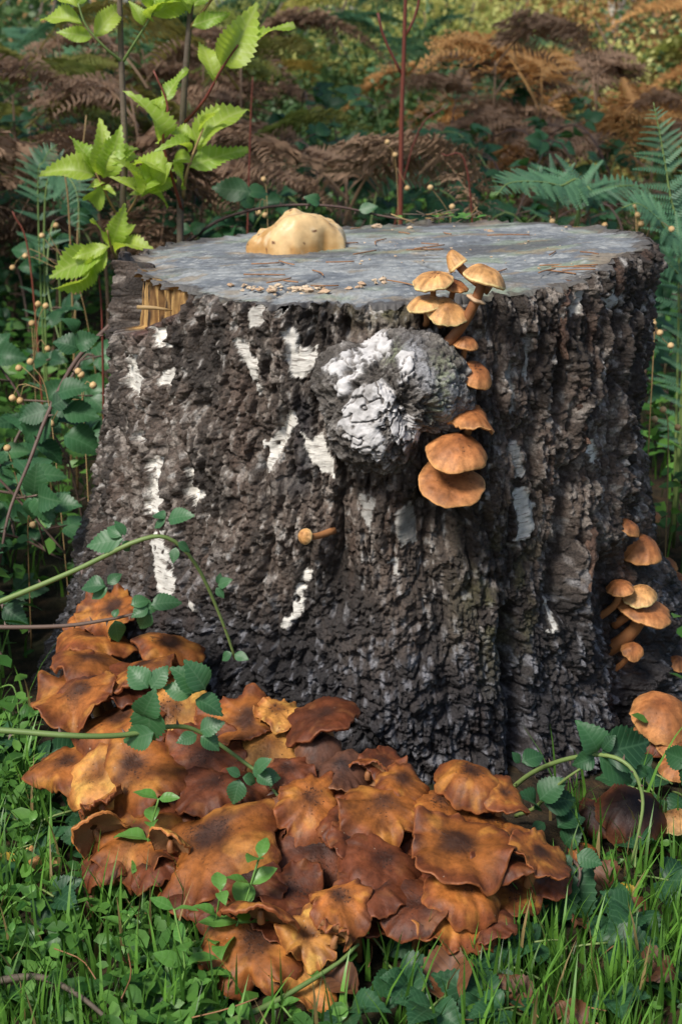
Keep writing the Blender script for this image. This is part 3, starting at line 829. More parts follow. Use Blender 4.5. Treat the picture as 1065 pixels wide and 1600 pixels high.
    gz = gz - th_ * 0.98 - dep * (0.55 + 0.45 * np.where(np.arange(ng) % 2 == 0, 1.0, -0.2))[:, None]
    gc = mix(np.array((0.34, 0.165, 0.066)) , np.array((0.20, 0.078, 0.032)), (np.arange(ng) % 2)[:, None] * np.ones((1, 6)) * 0.8)
    gc = gc * (0.55 if tone in 'rdb' else 0.9)
    obj('gills', mesh_np('gills', np.stack([gx, gy, gz], -1), grid_faces(ng, 6, True)[:, ::-1], gc), M['gills'], t, m=lm)
    sr = max(0.0035, R * stem_r)
    V, fs = tube(pts - root, sr * np.linspace(0.85, 1.1, 8), 9)
    obj('stem', mesh_np('stem', V, fs), M['stem'], t)
    if ring:
        rp = pts[2] - root; tn = pts[3] - pts[2]; tn /= np.linalg.norm(tn)
        e1 = np.cross(tn, [0.3, 0.8, 0.4]); e1 /= np.linalg.norm(e1); e2 = np.cross(tn, e1)
        aa = np.linspace(0, 2 * math.pi, 28, endpoint=False); RV = []
        for an in aa:
            d = math.cos(an) * e1 + math.sin(an) * e2
            for f_, dz in ((0.9, -.001), (1.7 + .2 * math.sin(5 * an), 0.0015), (1.75 + .2 * math.sin(5 * an), 0.003), (0.9, .004)):
                RV.append(rp + d * sr * f_ - tn * dz)
        obj('ring', mesh_np('ring', np.array(RV), grid_faces(28, 4, True), np.full((112, 3), 0.5) * np.array([1.1, .75, .45])), M['gills'], t)
    return t

G0 = 'honey mushrooms crowded on the stump foot'
LO = 'orange-brown wavy-edged cap among the crowd of mushrooms at the stump foot'
LR = 'dark reddish-brown drooping cap among the crowd of mushrooms at the stump foot'
GA = 'mushrooms piled against the left root of the stump'
LA = 'overlapping brown cap in the pile against the left root of the stump'
# u, v, width px, tilt to viewer, roll to the right, tone, label, options
CAPS = [
    # pile against the left root
    (168, 952, 96, 38, -12, 'o', 'topmost wavy brown mushroom of the pile against the left root', dict(g=GA, saddle=.18, wav=.14, lobe=.14, off=.015)),
    (130, 975, 56, 20, -20, 'o', 'small rounded brown mushroom beside the topmost one of the left root pile', dict(g=GA, dome=.4, off=.02)),
    (152, 1003, 128, 12, -4, 'o', LA, dict(g=GA, wav=.09, off=.03)),
    (150, 1030, 124, 8, -3, 'o', LA, dict(g=GA, wav=.10, off=.045, droop=.2)),
    (146, 1052, 112, -2, -3, 'r', LA, dict(g=GA, wav=.10, off=.05, droop=.2)),
    (266, 1012, 104, 30, 26, 'o', 'smooth brown mushroom sloping down to the right against dark bark', dict(g=GA, wav=.06, saddle=.15, droop=.2, off=.02)),
    (218, 1042, 112, 2, -16, 'o', 'brown mushroom lifting its edge to show dark gills below', dict(g=GA, wav=.08, off=.045)),
    (118, 1082, 118, 34, -14, 'o', 'lowest leaf-covered mushroom of the pile against the left root', dict(g=GA, wav=.08, off=.06)),
    (190, 1072, 90, 20, 0, 'r', LA, dict(g=GA, off=.03)),
    # back row of the large cluster
    (262, 1118, 128, 52, 4, 'y', 'bright golden upright cap behind the bramble leaves', dict(wav=.12, lobe=.12, dome=.15)),
    (182, 1124, 136, 26, -10, 'o', 'speckled orange cap under the thin green bramble cane', dict(wav=.07)),
    (368, 1128, 112, 38, -12, 'o', LO, dict(wav=.14, lobe=.15)),
    (436, 1112, 70, 44, 10, 'y', 'narrow golden cap standing against the black bark', dict(wav=.14, lobe=.2, dome=.1)),
    (503, 1116, 108, -4, -14, 'r', 'thin edge-on cap jutting towards the right under black bark', dict(wav=.05, dome=.12, droop=.05, off=.02)),
    (420, 1168, 112, 42, 6, 'y', 'pale golden fan cap with a split right edge', dict(wav=.07, lobe=.08, tear=20, dome=.12, dark=.05)),
    (497, 1172, 68, 36, 0, 'd', 'domed grey-brown cap with a black cracked centre', dict(wav=.02, lobe=.04, dome=.5, dark=.55)),
    (535, 1206, 92, 30, 8, 'd', 'greyish cap with a violet bloom beside the domed grey-brown one', dict(wav=.10, lobe=.12)),
    (578, 1200, 52, -58, 20, 'o', 'upturned pale cap showing its gills near the black bark', dict(wav=.08, lobe=.12, dome=.1)),
    (602, 1192, 70, 34, 10, 'r', LR, dict(wav=.08)),
    (632, 1222, 82, 34, 14, 'o', LO, dict(wav=.07)),
    # left flank
    (108, 1196, 110, 30, -16, 'o', 'pale-crusted cap at the grassy left end of the cluster', dict(wav=.08, lobe=.14, dark=.1)),
    (150, 1212, 110, 44, -20, 'y', 'golden-rimmed cap tucked under the big saddle-shaped one', dict(wav=.06, dome=.2, dark=.1)),
    (222, 1212, 142, 40, -4, 'o', 'big saddle-shaped speckled cap on the left of the cluster', dict(saddle=.22, wav=.08, dome=.1, lobe=.10, dark=.15, off=.02)),
    (200, 1158, 100, 26, -6, 'r', LR, dict(wav=.10)),
    (318, 1182, 124, 36, -2, 'r', LR, dict(wav=.08)),
    (322, 1232, 110, 34, 4, 'r', LR, dict(wav=.12)),
    (385, 1232, 90, 36, 8, 'r', LR, dict(wav=.14, lobe=.15)),
    (156, 1256, 72, -32, -22, 'o', 'folded cap with crinkled gills at the left of the cluster', dict(wav=.16, dome=.2, off=.01)),
    (148, 1296, 84, -48, -30, 'y', 'curled cap turned up to show tan gills beside the grass', dict(wav=.08, dome=.25, lobe=.12, off=.01)),
    (214, 1312, 142, 32, -10, 'o', 'broad orange cap with a curled lip beside the chickweed', dict(wav=.12, lobe=.10, dark=.35)),
    (268, 1312, 64, -52, 10, 'y', 'small shell-like cap showing pale gills', dict(wav=.05, dome=.3, lobe=.06, off=.02)),
    (330, 1318, 192, 38, -12, 'o', 'largest reddish-orange cap with ruffled edge and dark centre', dict(wav=.10, lobe=.16, dome=.12, dark=.5, off=.02)),
    # middle
    (492, 1254, 112, 42, 14, 'o', 'orange cap with folded ridges beside the grey withered one', dict(wav=.14, lobe=.14, saddle=.1)),
    (464, 1268, 66, 46, -4, 'd', 'grey withered leathery cap in the middle of the cluster', dict(wav=.10, lobe=.18, dome=.05, off=.02)),
    (556, 1238, 74, 40, 16, 'r', LR, dict(wav=.12)),
    (424, 1296, 64, 30, -30, 'r', LR, dict(wav=.15)),
    (493, 1328, 128, 46, 6, 'r', 'fan-shaped streaked cap with dark rays in the middle of the cluster', dict(wav=.08, lobe=.12, dome=.02, up=.12, dark=.4, stripe=2.2)),
    (556, 1316, 80, 30, 12, 'r', LR, dict(wav=.1)),
    # front
    (402, 1482, 160, 40, -6, 'o', 'large scaly orange cap lowest in the grass', dict(wav=.10, lobe=.10, tear=-70, dome=.15, dark=.12, off=.0)),
    (474, 1508, 120, 34, 14, 'y', 'golden torn cap lying over the grass', dict(wav=.10, lobe=.16, tear=(-40, 160), dome=.05, dark=.1)),
    (408, 1420, 112, -30, 0, 'o', 'arched cap with its gilled edge raised over a dark hole', dict(wav=.05, dome=.3, off=.03)),
    (482, 1462, 88, 42, 8, 'y', 'lobed yellow-orange cap with a ragged edge', dict(wav=.14, lobe=.22, tear=(-100, -20), dome=.1, off=.02)),
    (536, 1408, 98, 30, 12, 'o', 'orange cap with a sooty centre and broken white edge', dict(wav=.12, lobe=.16, dark=.4, off=.02)),
    (527, 1458, 62, -40, 24, 'o', 'small curled cap with frayed gills by the sooty-centred one', dict(wav=.14, lobe=.16, off=.03)),
    (455, 1392, 96, 34, 0, 'r', LR, dict(wav=.12)),
    (392, 1380, 96, 30, -6, 'r', LR, dict(wav=.12)),
    (330, 1410, 70, 24, -10, 'r', LR, dict(wav=.12)),
    # right block
    (601, 1268, 128, 36, 2, 'o', 'star-shaped scaly cap with drooping points', dict(wav=.12, lobe=.17, dome=.22, droop=.2, dark=.15, off=.02)),
    (694, 1262, 118, 30, 4, 'o', 'orange cap with a torn back edge between the star-shaped and rounded caps', dict(wav=.08, lobe=.12, tear=100, dark=.2)),
    (738, 1222, 100, 22, 0, 'o', 'rounded orange cap highest at the right of the cluster', dict(wav=.08, lobe=.12, dome=.35, droop=.22, off=.03, dark=.05)),
    (792, 1244, 72, 26, 16, 'o', 'small smooth cap joined beside the highest right-hand one', dict(wav=.06, dome=.3, off=.025, dark=.05)),
    (718, 1318, 148, 30, 2, 'o', 'wide stacked cap with a violet-brown blotch', dict(wav=.07, lobe=.12, dome=.12, dark=.45, off=.03)),
    (764, 1278, 72, 28, 12, 'o', LO, dict(wav=.08)),
    (808, 1308, 66, 28, 14, 'o', LO, dict(wav=.06)),
    (846, 1330, 92, 22, 18, 'o', 'flat cap reaching out over the dark bramble leaves', dict(wav=.06, lobe=.1, off=.04)),
    (786, 1342, 92, 24, 10, 'r', LR, dict(wav=.1, off=.02)),
    (596, 1344, 130, 28, -4, 'r', 'broad liver-brown cap under the star-shaped one', dict(wav=.07, droop=.2, off=.03)),
    (580, 1388, 118, 24, -10, 'r', LR, dict(wav=.08, off=.02)),
    (725, 1386, 120, 26, 4, 'o', 'thick-lipped tan-orange cap low in the right stack', dict(wav=.06, dome=.1, droop=.25, lobe=.08, off=.03, dark=.15)),
    (716, 1430, 120, 34, 0, 'o', 'lowest right-hand cap with a black mouldy centre', dict(wav=.10, lobe=.14, dome=.15, dark=.5, off=.01)),
    (798, 1398, 84, 38, 10, 'o', 'upright oval cap at the right edge of the stack', dict(wav=.05, lobe=.08, dome=.2)),
    (648, 1418, 104, 28, -8, 'r', 'shaded brown cap below the wide stacked one', dict(wav=.06, dome=.2, off=.01)),
    (858, 1372, 70, 30, 10, 'r', 'dull brown cap half hidden by a big bramble leaf', dict(wav=.06)),
    (700, 1352, 90, 22, -8, 'r', LR, dict(wav=.1)),
    (655, 1302, 80, 30, -8, 'r', LR, dict(wav=.1)),
    (450, 1206, 80, 36, 0, 'r', LR, dict(wav=.12)),
    (270, 1258, 90, 34, 0, 'r', LR, dict(wav=.12)),
    (235, 1352, 96, 30, -8, 'r', LR, dict(wav=.12)),
    (640, 1378, 90, 26, -4, 'r', LR, dict(wav=.10)), (690, 1302, 80, 24, 0, 'r', LR, dict(wav=.10)), (540, 1290, 84, 30, 6, 'r', LR, dict(wav=.12)),
    (300, 1392, 90, 26, -10, 'r', LR, dict(wav=.12)), (440, 1440, 90, 26, 0, 'r', LR, dict(wav=.12)), (560, 1436, 80, 22, 10, 'r', LR, dict(wav=.1)),
    (760, 1440, 80, 26, 8, 'r', LR, dict(wav=.1)), (380, 1290, 80, 30, 0, 'r', LR, dict(wav=.12)), (170, 1340, 84, 26, -14, 'r', LR, dict(wav=.12)),
]
def short(lab):
    cut = len(lab)
    for k in (' with ', ' under ', ' behind ', ' in ', ' at ', ' of ', ' on ', ' showing', ' turned', ' tucked', ' lying', ' lowest', ' reaching', ' low ', ' half ', ' standing', ' jutting', ' beside', ' highest', ' below', ' lifting', ' sloping', ' joined', ' against', ' over', ' sitting'):
        i = lab.find(k)
        if i > 0: cut = min(cut, i)
    return lab[:cut]
NAMED = [(c[0], c[1], short(c[6])) for c in CAPS if c[6] not in (LO, LR, LA)]
def own_label(u, v, lab):
    if lab not in (LO, LR, LA): return lab
    x, y, sn = min(NAMED, key=lambda q: math.hypot(q[0] - u, (q[1] - v) * 1.3))
    rel = 'beside' if abs(u - x) > 1.3 * abs(v - y) else ('behind' if v < y else 'in front of')
    return {LO: 'wavy orange-brown', LR: 'dark reddish-brown', LA: 'overlapping brown'}[lab] + ' mushroom cap just ' + rel + ' the ' + sn
for u, v, w, ti, ro, tone, lab, op in CAPS:
    lab = own_label(u, v, lab)
    op = dict(op); g = op.pop('g', G0)
    rq = np.random.default_rng(int(u * 3 + v))
    if 'domed' not in lab and 'rounded' not in lab:
        op['dome'] = rq.uniform(-.02, .16); op['up'] = rq.uniform(-.03, .08); op['droop'] = rq.uniform(.05, .30)
    op['wav'] = op.get('wav', .1) * 2.15; op['off'] = op.get('off', 0.) + rq.uniform(0, .028); op['lobe'] = op.get('lobe', .1) * 1.35; op['bend'] = .17; op['dark'] = op.get('dark', .3) * 1.25
    if ti < -20: op['stem'] = .012; op['stem_r'] = .10; ti *= 1.25
    if ti > 0: ti = 6 + (ti - 22) * 0.95
    mushroom(u, v, w * 1.12, ti, ro + float(np.random.default_rng(int(u + v)).normal(0, 7)), tone, lab, g, **op)

GK = 'mushrooms growing in a column beside the burl'
COLUMN = [
    (675, 437, 64, 14, -8, 't', 'speckled tan mushroom cap at the rim of the stump', dict(dome=.28, wav=.05, lobe=.06, pos=at_y(675, 437, -.392), stem=.07, asp=.9, scales=1.3)),
    (712, 446, 48, 8, 10, 'k', 'small orange cap wedged behind the rim mushrooms', dict(dome=.22, pos=at_y(710, 444, -.378))),
    (664, 474, 58, 10, -10, 't', 'pale tan mushroom jutting out just above the burl', dict(dome=.34, wav=.04, lobe=.05, off=.035, scales=1.2)),
    (698, 486, 66, 34, 8, 't', 'densely speckled mushroom facing out above the burl', dict(dome=.3, wav=.07, lobe=.10, off=.035, scales=1.4)),
    (758, 433, 72, 6, 16, 't', 'leaning mushroom with a ringed stem at the sawn rim', dict(dome=.46, wav=.03, lobe=.04, pos=at_y(758, 433, -.405), stem=.115, ring=True, stem_r=.25, sdir=(-.62, .22, -.75))),
    (728, 537, 40, 6, 8, 'k', 'smallest orange-brown cap beside the top of the burl', dict(dome=.55, wav=.02, lobe=.03, off=.035)),
    (741, 585, 60, 26, 18, 'k', 'smooth round chestnut cap beside the burl', dict(dome=.5, wav=.02, lobe=.05, off=.035, dark=.05)),
    (738, 652, 78, 16, 10, 'k', 'folded saddle-shaped brown mushroom under the round chestnut one', dict(dome=.2, saddle=.34, wav=.12, lobe=.10, off=.045)),
    (714, 706, 96, 22, 12, 'k', 'broad smooth mushroom at the lower right of the burl', dict(dome=.42, wav=.03, lobe=.06, off=.055, dark=.05)),
    (704, 752, 104, 30, 6, 'k', 'lowest cup-edged mushroom in the column beside the burl', dict(dome=.10, up=.06, wav=.06, lobe=.06, off=.045, dark=.12)),
]
for u, v, w, ti, ro, tone, lab, op in COLUMN:
    op.setdefault('sdir', (-.1, 1, -.2)); op['bend'] = .07; op['wav'] = op.get('wav', .05) * (.4 if op.get('saddle') is None else 1)
    mushroom(u, v, w, ti, ro, tone, lab, GK, **op)
p_, n_, _ = hit(484, 836)
mushroom(476, 838, 26, 62, -42, 't', 'single tiny button mushroom poking from the bark below the burl', None, dome=.8, wav=.0, lobe=.02, off=.03, stem=.045, sdir=(0.75, 0.75, 0.05), stem_r=.42)
mushroom(712, 414, 34, -10, -50, 't', 'pointed unopened mushroom lying on the sawn rim', None, dome=1.5, wav=.0, lobe=.02, stem=.05, sdir=(0.8, -0.1, -0.55), stem_r=.45, pos=at_y(714, 414, -.372))

GR = 'mushrooms sprouting from the right flank of the stump'
RIGHT = [
    (980, 824, 46, 10, 22, 'k', 'uppermost small mushroom on the right flank of the stump', dict(dome=.5, off=.02)),
    (1003, 858, 70, 22, 12, 'k', 'dimpled round mushroom on the right flank of the stump', dict(dome=.5, wav=.06, saddle=.12, lobe=.10, off=.04, stem=.07)),
    (1000, 930, 54, 16, -4, 't', 'small round cap sitting on a wider white-edged one', dict(dome=.45, off=.05)),
    (1008, 952, 86, 12, 14, 'k', 'wide mushroom with a white rim on the right flank', dict(dome=.2, wav=.04, off=.05, stem=.08)),
    (968, 918, 44, 12, -8, 'k', 'tan cap close against the right flank behind the white-rimmed one', dict(dome=.4, off=.02)),
    (986, 1016, 36, 30, 4, 'k', 'tiny knobbly mushroom on the right flank', dict(dome=.5, saddle=.2, wav=.1, off=.02)),
    (1034, 1116, 100, 24, 6, 'k', 'large domed mushroom with a frayed pale rim at the right root', dict(dome=.42, wav=.09, lobe=.10, droop=.2, off=.05)),
    (1058, 1036, 36, 14, 4, 'k', 'long-stemmed mushroom on the right root above the large domed one', dict(dome=.5, off=.02)),
    (1026, 1160, 58, 20, 0, 'r', 'brown cap under the large domed right root mushroom', dict(dome=.4, off=.04)),
    (1060, 1168, 66, 22, 6, 'k', 'orange cap at the right root below the large domed mushroom', dict(dome=.4, off=.05)),
    (1054, 1200, 54, 20, 0, 'k', 'low tan cap among the right root mushrooms', dict(dome=.4, off=.05)),
]
for u, v, w, ti, ro, tone, lab, op in RIGHT:
    op.setdefault('stem_r', .26); op['wav'] = op.get('wav', .06) * .6
    mushroom(u, v, w, ti, ro, tone, lab, GR, **op)
for u, v, w, y, lab in ((1020, 806, 26, 0.18, 'small pinkish mushroom behind the right edge of the stump'), (1040, 884, 40, 0.10, 'pale mushroom behind the right flank beside a pink one'),
                        (1056, 908, 46, 0.06, 'dusky pink mushroom behind the right flank')):
    mushroom(u, v, w, 20, 5, 'k', lab, GR, pos=at_y(u, v, y), dome=.4, stem=.16, sdir=(-.55, 0, -.8))
mushroom(986, 1280, 118, 34, 0, 'b', 'blackened rotting mushroom at the foot of the stump', None, dome=.5, wav=.16, lobe=.16, saddle=.12, pos=at_z(986, 1280, .055), stem=.06)
mushroom(930, 1276, 70, 40, -20, 'b', 'smaller blackened mushroom beside the large rotting one', None, dome=.45, wav=.18, lobe=.16, pos=at_z(930, 1276, .045), stem=.05)
mushroom(1056, 1282, 52, 24, 0, 't', 'pale tan mushroom beside the blackened rotting one', None, dome=.5, pos=at_z(1056, 1282, .05), stem=.05)
mushroom(908, 1332, 44, 24, 0, 'o', 'small orange-brown cap in shade under bramble leaves', None, dome=.4, pos=at_z(908, 1332, .035), stem=.04)
mushroom(118, 1330, 60, 40, -20, 't', 'broken pale mushroom piece in the grass left of the cluster', None, dome=.2, wav=.15, lobe=.2, pos=at_z(60, 1338, .03), stem=.03)

# pale fungus lump on the sawn top
def lump():
    c0 = top_at(462, 388); k = px2m(1, c0)
    n1_, n2_ = 150, 60
    a = np.linspace(0, 2 * math.pi, n1_, endpoint=False)[:, None]; t = np.linspace(0.0, 1, n2_)[None]
    prof = np.sin(t * math.pi / 2) ** 0.85
    def pn(k, q, o=2): return fbm(np.cos(a) * k + q * 3.1, np.sin(a) * k - q * 1.7, s=440 + q, o=o)
    foot = 1 + (0.34 * pn(1.1, 1) + 0.12 * pn(2.8, 2)) * t ** 3
    x = 74 * k * foot * prof * np.cos(a); y = 56 * k * foot * prof * np.sin(a)
    side = 1 - 0.50 * sstep(0.25, 1.0, -np.cos(a)) * t ** 1.2 
    z = 46 * k * np.clip(1 - t ** 3.0, 0, 1) ** 0.62 * side
    z = z + 0.012 * fbm(x / 0.045 + 4, y / 0.045, s=401, o=2) * (1 - t ** 4) + 0.004 * fbm(x / 0.012, y / 0.016, z / .012, s=405, o=3) * (1 - t ** 8)
    z = z + 0.013 * np.exp(-(((x - 0.002) / 0.026) ** 2 + ((y + .002) / 0.03) ** 2))
    z[:, -1] = -0.004
    c = mix((0.52, 0.28, 0.09), (0.76, 0.52, 0.25), sstep(-.5, .4, fbm(x / .02, y / .02, z / .02, s=402, o=3) + 12 * (z - .02)))
    c = mix(c, (0.80, 0.62, 0.38), 0.6 * sstep(.2, .5, fbm(x / .012, y / .012, z / .012, s=403, o=2)))
    c = mix(c, (0.16, 0.07, 0.03), sstep(.55, .68, fbm(x / .007, y / .007, z / .007, s=404, o=2)))
    root = thing('fungus_lump', 'pale yellow rounded fungus lump sitting on the sawn stump top', 'fungus', c0)
    obj('body', mesh_np('fungus_body', np.stack([x, y, z], -1), grid_faces(n1_, n2_, True), c), M['lump'], root)
    # small knob at its right
    n1_, n2_ = 40, 24
    a = np.linspace(0, 2 * math.pi, n1_, endpoint=False)[:, None]; t = np.linspace(0.0, 1, n2_)[None]
    x = 17 * k * np.sin(t * 1.9) * np.cos(a); y = 15 * k * np.sin(t * 1.9) * np.sin(a); z = 11 * k * (np.cos(t * 1.9) + .35) + .002 * fbm(x / .006, y / .006, s=9, o=2)
    kp = top_at(524, 384) - c0
    obj('knob', mesh_np('fungus_knob', np.stack([x, y, z], -1), grid_faces(n1_, n2_, True), np.full((n1_ * n2_, 3), .6) * np.array([1.1, .8, .42])), M['lump'], root, kp)
M['lump'] = mat_attr('fungus_flesh', 0.4, 120, 0.12, 0.25, 0.0012, 0.5, transl=0.08)
lump()

# ------------------------------------------------------------------ ground
def ground():
    n = 300
    g = np.sinh(np.linspace(-1, 1, n) * 4.6); g = g / g.max() * 70
    X, Y = np.meshgrid(g, g, indexing='ij')
    Y = Y - 0.3
    Z = ground_z(X, Y)
    Z = Z + 0.010 * fbm(X / .05, Y / .05, s=502, o=3) * (np.hypot(X, Y) < 4)
    me = mesh_np('ground', np.stack([X, Y, Z], -1), grid_faces(n, n))
    t = NT('leaf_litter_soil'); co = t.coord()
    f = t.noise(30, 6, 0.7, co); f2 = t.noise(4, 4, 0.6, co)
    c = t.ramp(f, [(0.3, (0.012, 0.010, 0.007)), (0.5, (0.035, 0.026, 0.015)), (0.7, (0.075, 0.045, 0.022))])
    c = t.mixc(c, (0.020, 0.030, 0.010), t.ramp(f2, [(0.5, 0.0), (0.65, 0.6)]))
    m = t.finish(c, 0.9, t.bump(f, 0.8, 0.02), spec=0.2)
    o = obj('ground', me, m); o['kind'] = 'structure'
def ground_z(X, Y):
    X = np.asarray(X, float); Y = np.asarray(Y, float)
    return 0.02 * fbm(X / 0.9, Y / 0.9, s=501, o=3) * np.clip(np.hypot(X, Y + .3) - 0.4, 0, 1) + 0.26 * mound(X, Y) - 0.004
ground()

# ------------------------------------------------------------------ leaves
def leaf_mesh(name, width=0.36, teeth=9, tooth=0.035, fold=0.10, curl=0.10, tipexp=1.0, basew=0.75, wave=0.02, seed=0):
    """length 1 along +y, normal +z; toothed edge, folded on the midrib"""
    rg = np.random.default_rng(seed); n = teeth * 2 + 1; V = []
    for i in range(n):
        t = i / (n - 1)
        w = width * (math.sin(math.pi * t ** basew)) ** tipexp
        w = max(w, 0.004) + (tooth * (1 if i % 2 else -0.3) * (0.3 + 0.7 * math.sin(math.pi * t)) if 0 < i < n - 1 else 0)
        sh = 0.03 if i % 2 else 0.0
        zc = -curl * (t - 0.25) ** 2 * 1.6
        for s in (-1, -0.5, 0, 0.5, 1):
            V.append((s * w, t + sh * abs(s), zc + fold * abs(s) * w / width * 0.9 - 0.25 * fold * abs(s) ** 2 + wave * math.sin(9 * t + 2 * s + seed) * abs(s)))
    return mesh_np(name, np.array(V), grid_faces(n, 5)[:, ::-1])
def variants(name, mat, k, **kw):
    out = []
    for q in range(k):
        k2 = dict(kw)
        k2['width'] = kw.get('width', .36) * (0.9 + 0.1 * q); k2['fold'] = kw.get('fold', .1) * (0.4 + 0.6 * q); k2['curl'] = kw.get('curl', .1) * (0.5 + 0.7 * q)
        me = leaf_mesh(name, seed=q + 1, **k2); me.materials.append(mat); out.append(me)
    return out
L_BR = variants('bramble_leaflet', M['bramble'], 4, width=.34, teeth=10, tooth=.030, fold=.14, curl=.16)
L_BF = variants('bramble_fresh_leaflet', M['bramble_fresh'], 3, width=.34, teeth=10, tooth=.030, fold=.12, curl=.14)
L_LIME = variants('sapling_leaf', M['lime'], 5, width=.215, teeth=13, tooth=.034, fold=.16, curl=.22, wave=.06)
L_CH = variants('chickweed_leaf', M['chick'], 3, width=.27, teeth=4, tooth=0.0, fold=.10, curl=.12, basew=.85)
L_IV = variants('ground_leaf', M['ivy'], 4, width=.24, teeth=5, tooth=0.006, fold=.12, curl=.25, basew=.9)
L_DD = variants('fallen_leaf', M['dead'], 3, width=.33, teeth=9, tooth=.022, fold=.30, curl=-.25, wave=.09)
L_YL = variants('yellow_leaf', M['yellow_leaf'], 1, width=.33, teeth=9, tooth=.022, fold=.2, curl=-.15)

def leaf(name, meshes, parent, root, p, d, nrm, L, rg, wide=1.0):
    me = meshes[int(rg.integers(len(meshes)))]
    p = np.asarray(p) - root
    return obj(name, me, None, parent, m=frame(p, d, nrm, L, L * wide))
def unit(v): v = np.asarray(v, float); return v / (np.linalg.norm(v) + 1e-9)
def to_cam(p): return unit(CAM - np.asarray(p))

def compound(parent, root, p, d, L, rg, meshes, n=3, petiole=True, nrm=None, mat='cane_green', lname='leaflet'):
    """a bramble leaf: petiole and 3 or 5 leaflets"""
    d = unit(d); nrm = unit(np.array([0, -0.35, 1.0]) + rg.normal(0, .35, 3)) if nrm is None else unit(nrm)
    x = unit(np.cross(d, nrm))
    e = p + d * L * 0.8
    V, fs = tube(spline([p - root, p + d * L * .4 + nrm * L * .06 - root, e + d * L * .16 - root], 5), L * 0.022 + 0.0003, 5)
    obj('petiole', mesh_np('petiole', V, fs), M[mat], parent)
    leaf(lname, meshes, parent, root, e + d * L * .16, d + rg.normal(0, .12, 3), nrm + rg.normal(0, .15, 3), L, rg)
    for s in (-1, 1):
        leaf(lname, meshes, parent, root, e, d * .55 + x * s * .9 + rg.normal(0, .12, 3), nrm + rg.normal(0, .2, 3), L * .85, rg)
        if n == 5:
            leaf(lname, meshes, parent, root, e - d * L * .1, -d * .15 + x * s + rg.normal(0, .12, 3), nrm + rg.normal(0, .2, 3), L * .6, rg)

def cane(name, label, cat, pts, rad, mat, group=None, prick=True, n=28, taper=0.45, seed=0):
    pp = spline(pts, n); root = pp[0]
    t = thing(name, label, cat, root, group)
    V, fs = tube(pp - root, rad * np.linspace(1, taper, n), 7)
    st = obj('stem', mesh_np('stem', V, fs), M[mat], t)
    if prick:
        rg = np.random.default_rng(seed)
        W = []; Fs = []
        for i in range(2, n - 1, 2):
            b = pp[i] - root; tn = unit(pp[i + 1] - pp[i - 1]); d = unit(np.cross(tn, rg.normal(0, 1, 3)))
            k = len(W); s = rad * 0.7
            W += [b + tn * s, b - tn * s, b + np.cross(tn, d) * s * .5, b + d * rad * 2.6 - tn * s]
            Fs += [(k, k + 2, k + 3), (k + 2, k + 1, k + 3), (k + 1, k, k + 3)]
        o = obj('prickles', mesh_np('prickles', np.array(W), Fs, smooth=False), M['cane_red'], st); o['kind'] = 'stuff'
    return t, pp, root

# ------------------------------------------------------------------ front bramble canes (traced over the stump and the cluster)
def path(pix, ys):
    return [at_y(u, v, y) for (u, v), y in zip(pix, ys)]
def leaflets_px(t, root, items, y, rg, meshes, wide=1.0, lname='leaflet'):
    """items: base px, tip px -> one leaflet each, lying in a plane that mostly faces up and to the viewer"""
    for it in items:
        (u0, v0), (u1, v1) = it[0], it[1]; dy = it[2] if len(it) > 2 else 0.0
        a = at_y(u0, v0, y + dy); b = at_y(u1, v1, y + dy + rg.uniform(-.012, .012))
        leaf(lname, meshes, t, root, a, b - a, to_cam(a) * 0.9 + np.array([0, 0, .5]) + rg.normal(0, .22, 3), np.linalg.norm(b - a), rg, wide)
rg = np.random.default_rng(21)
t, pp, root = cane('bramble_cane', 'arching green bramble cane whose tip touches the bark', 'bramble', path([(-60, 960), (0, 940), (120, 890), (215, 845), (265, 842), (308, 885), (345, 965), (368, 1030)], [-.50, -.50, -.50, -.50, -.49, -.475, -.46, -.45]), .0034, 'cane_green', 'bramble canes over the stump foot')
leaflets_px(t, root, [((192, 842), (134, 852)), ((190, 838), (166, 822)), ((192, 846), (205, 862)), ((196, 836), (180, 812)), ((258, 810), (238, 800)), ((262, 812), (300, 802)), ((258, 812), (240, 825)), ((278, 848), (298, 862)), ((275, 855), (270, 880)), ((340, 915), (362, 905)), ((338, 918), (350, 935)), ((340, 912), (345, 895)), ((362, 1020), (345, 1032)), ((366, 1022), (388, 1030))], -.495, rg, L_BF)
t, pp, root = cane('bramble_cane', 'purplish bramble shoot crossing the left mushroom pile', 'bramble', path([(-60, 975), (0, 980), (100, 978), (170, 968), (215, 958), (258, 945)], [-.42, -.42, -.41, -.40, -.39, -.38]), .0030, 'cane_red', 'bramble canes over the stump foot')
leaflets_px(t, root, [((165, 915), (125, 915)), ((168, 912), (190, 896)), ((168, 918), (142, 935)), ((232, 950), (205, 962)), ((236, 945), (284, 938)), ((234, 955), (218, 985)), ((180, 970), (186, 1005)), ((178, 965), (184, 950)), ((205, 945), (235, 935)), ((208, 952), (250, 948))], -.41, rg, L_BF)
t, pp, root = cane('bramble_cane', 'thin green bramble cane lying across the golden caps', 'bramble', path([(-60, 1140), (0, 1141), (120, 1150), (200, 1148), (270, 1135), (315, 1145), (380, 1190), (412, 1215), (436, 1246)], [-.62, -.62, -.62, -.60, -.58, -.57, -.57, -.58, -.60]), .0036, 'cane_green', 'bramble canes over the stump foot')
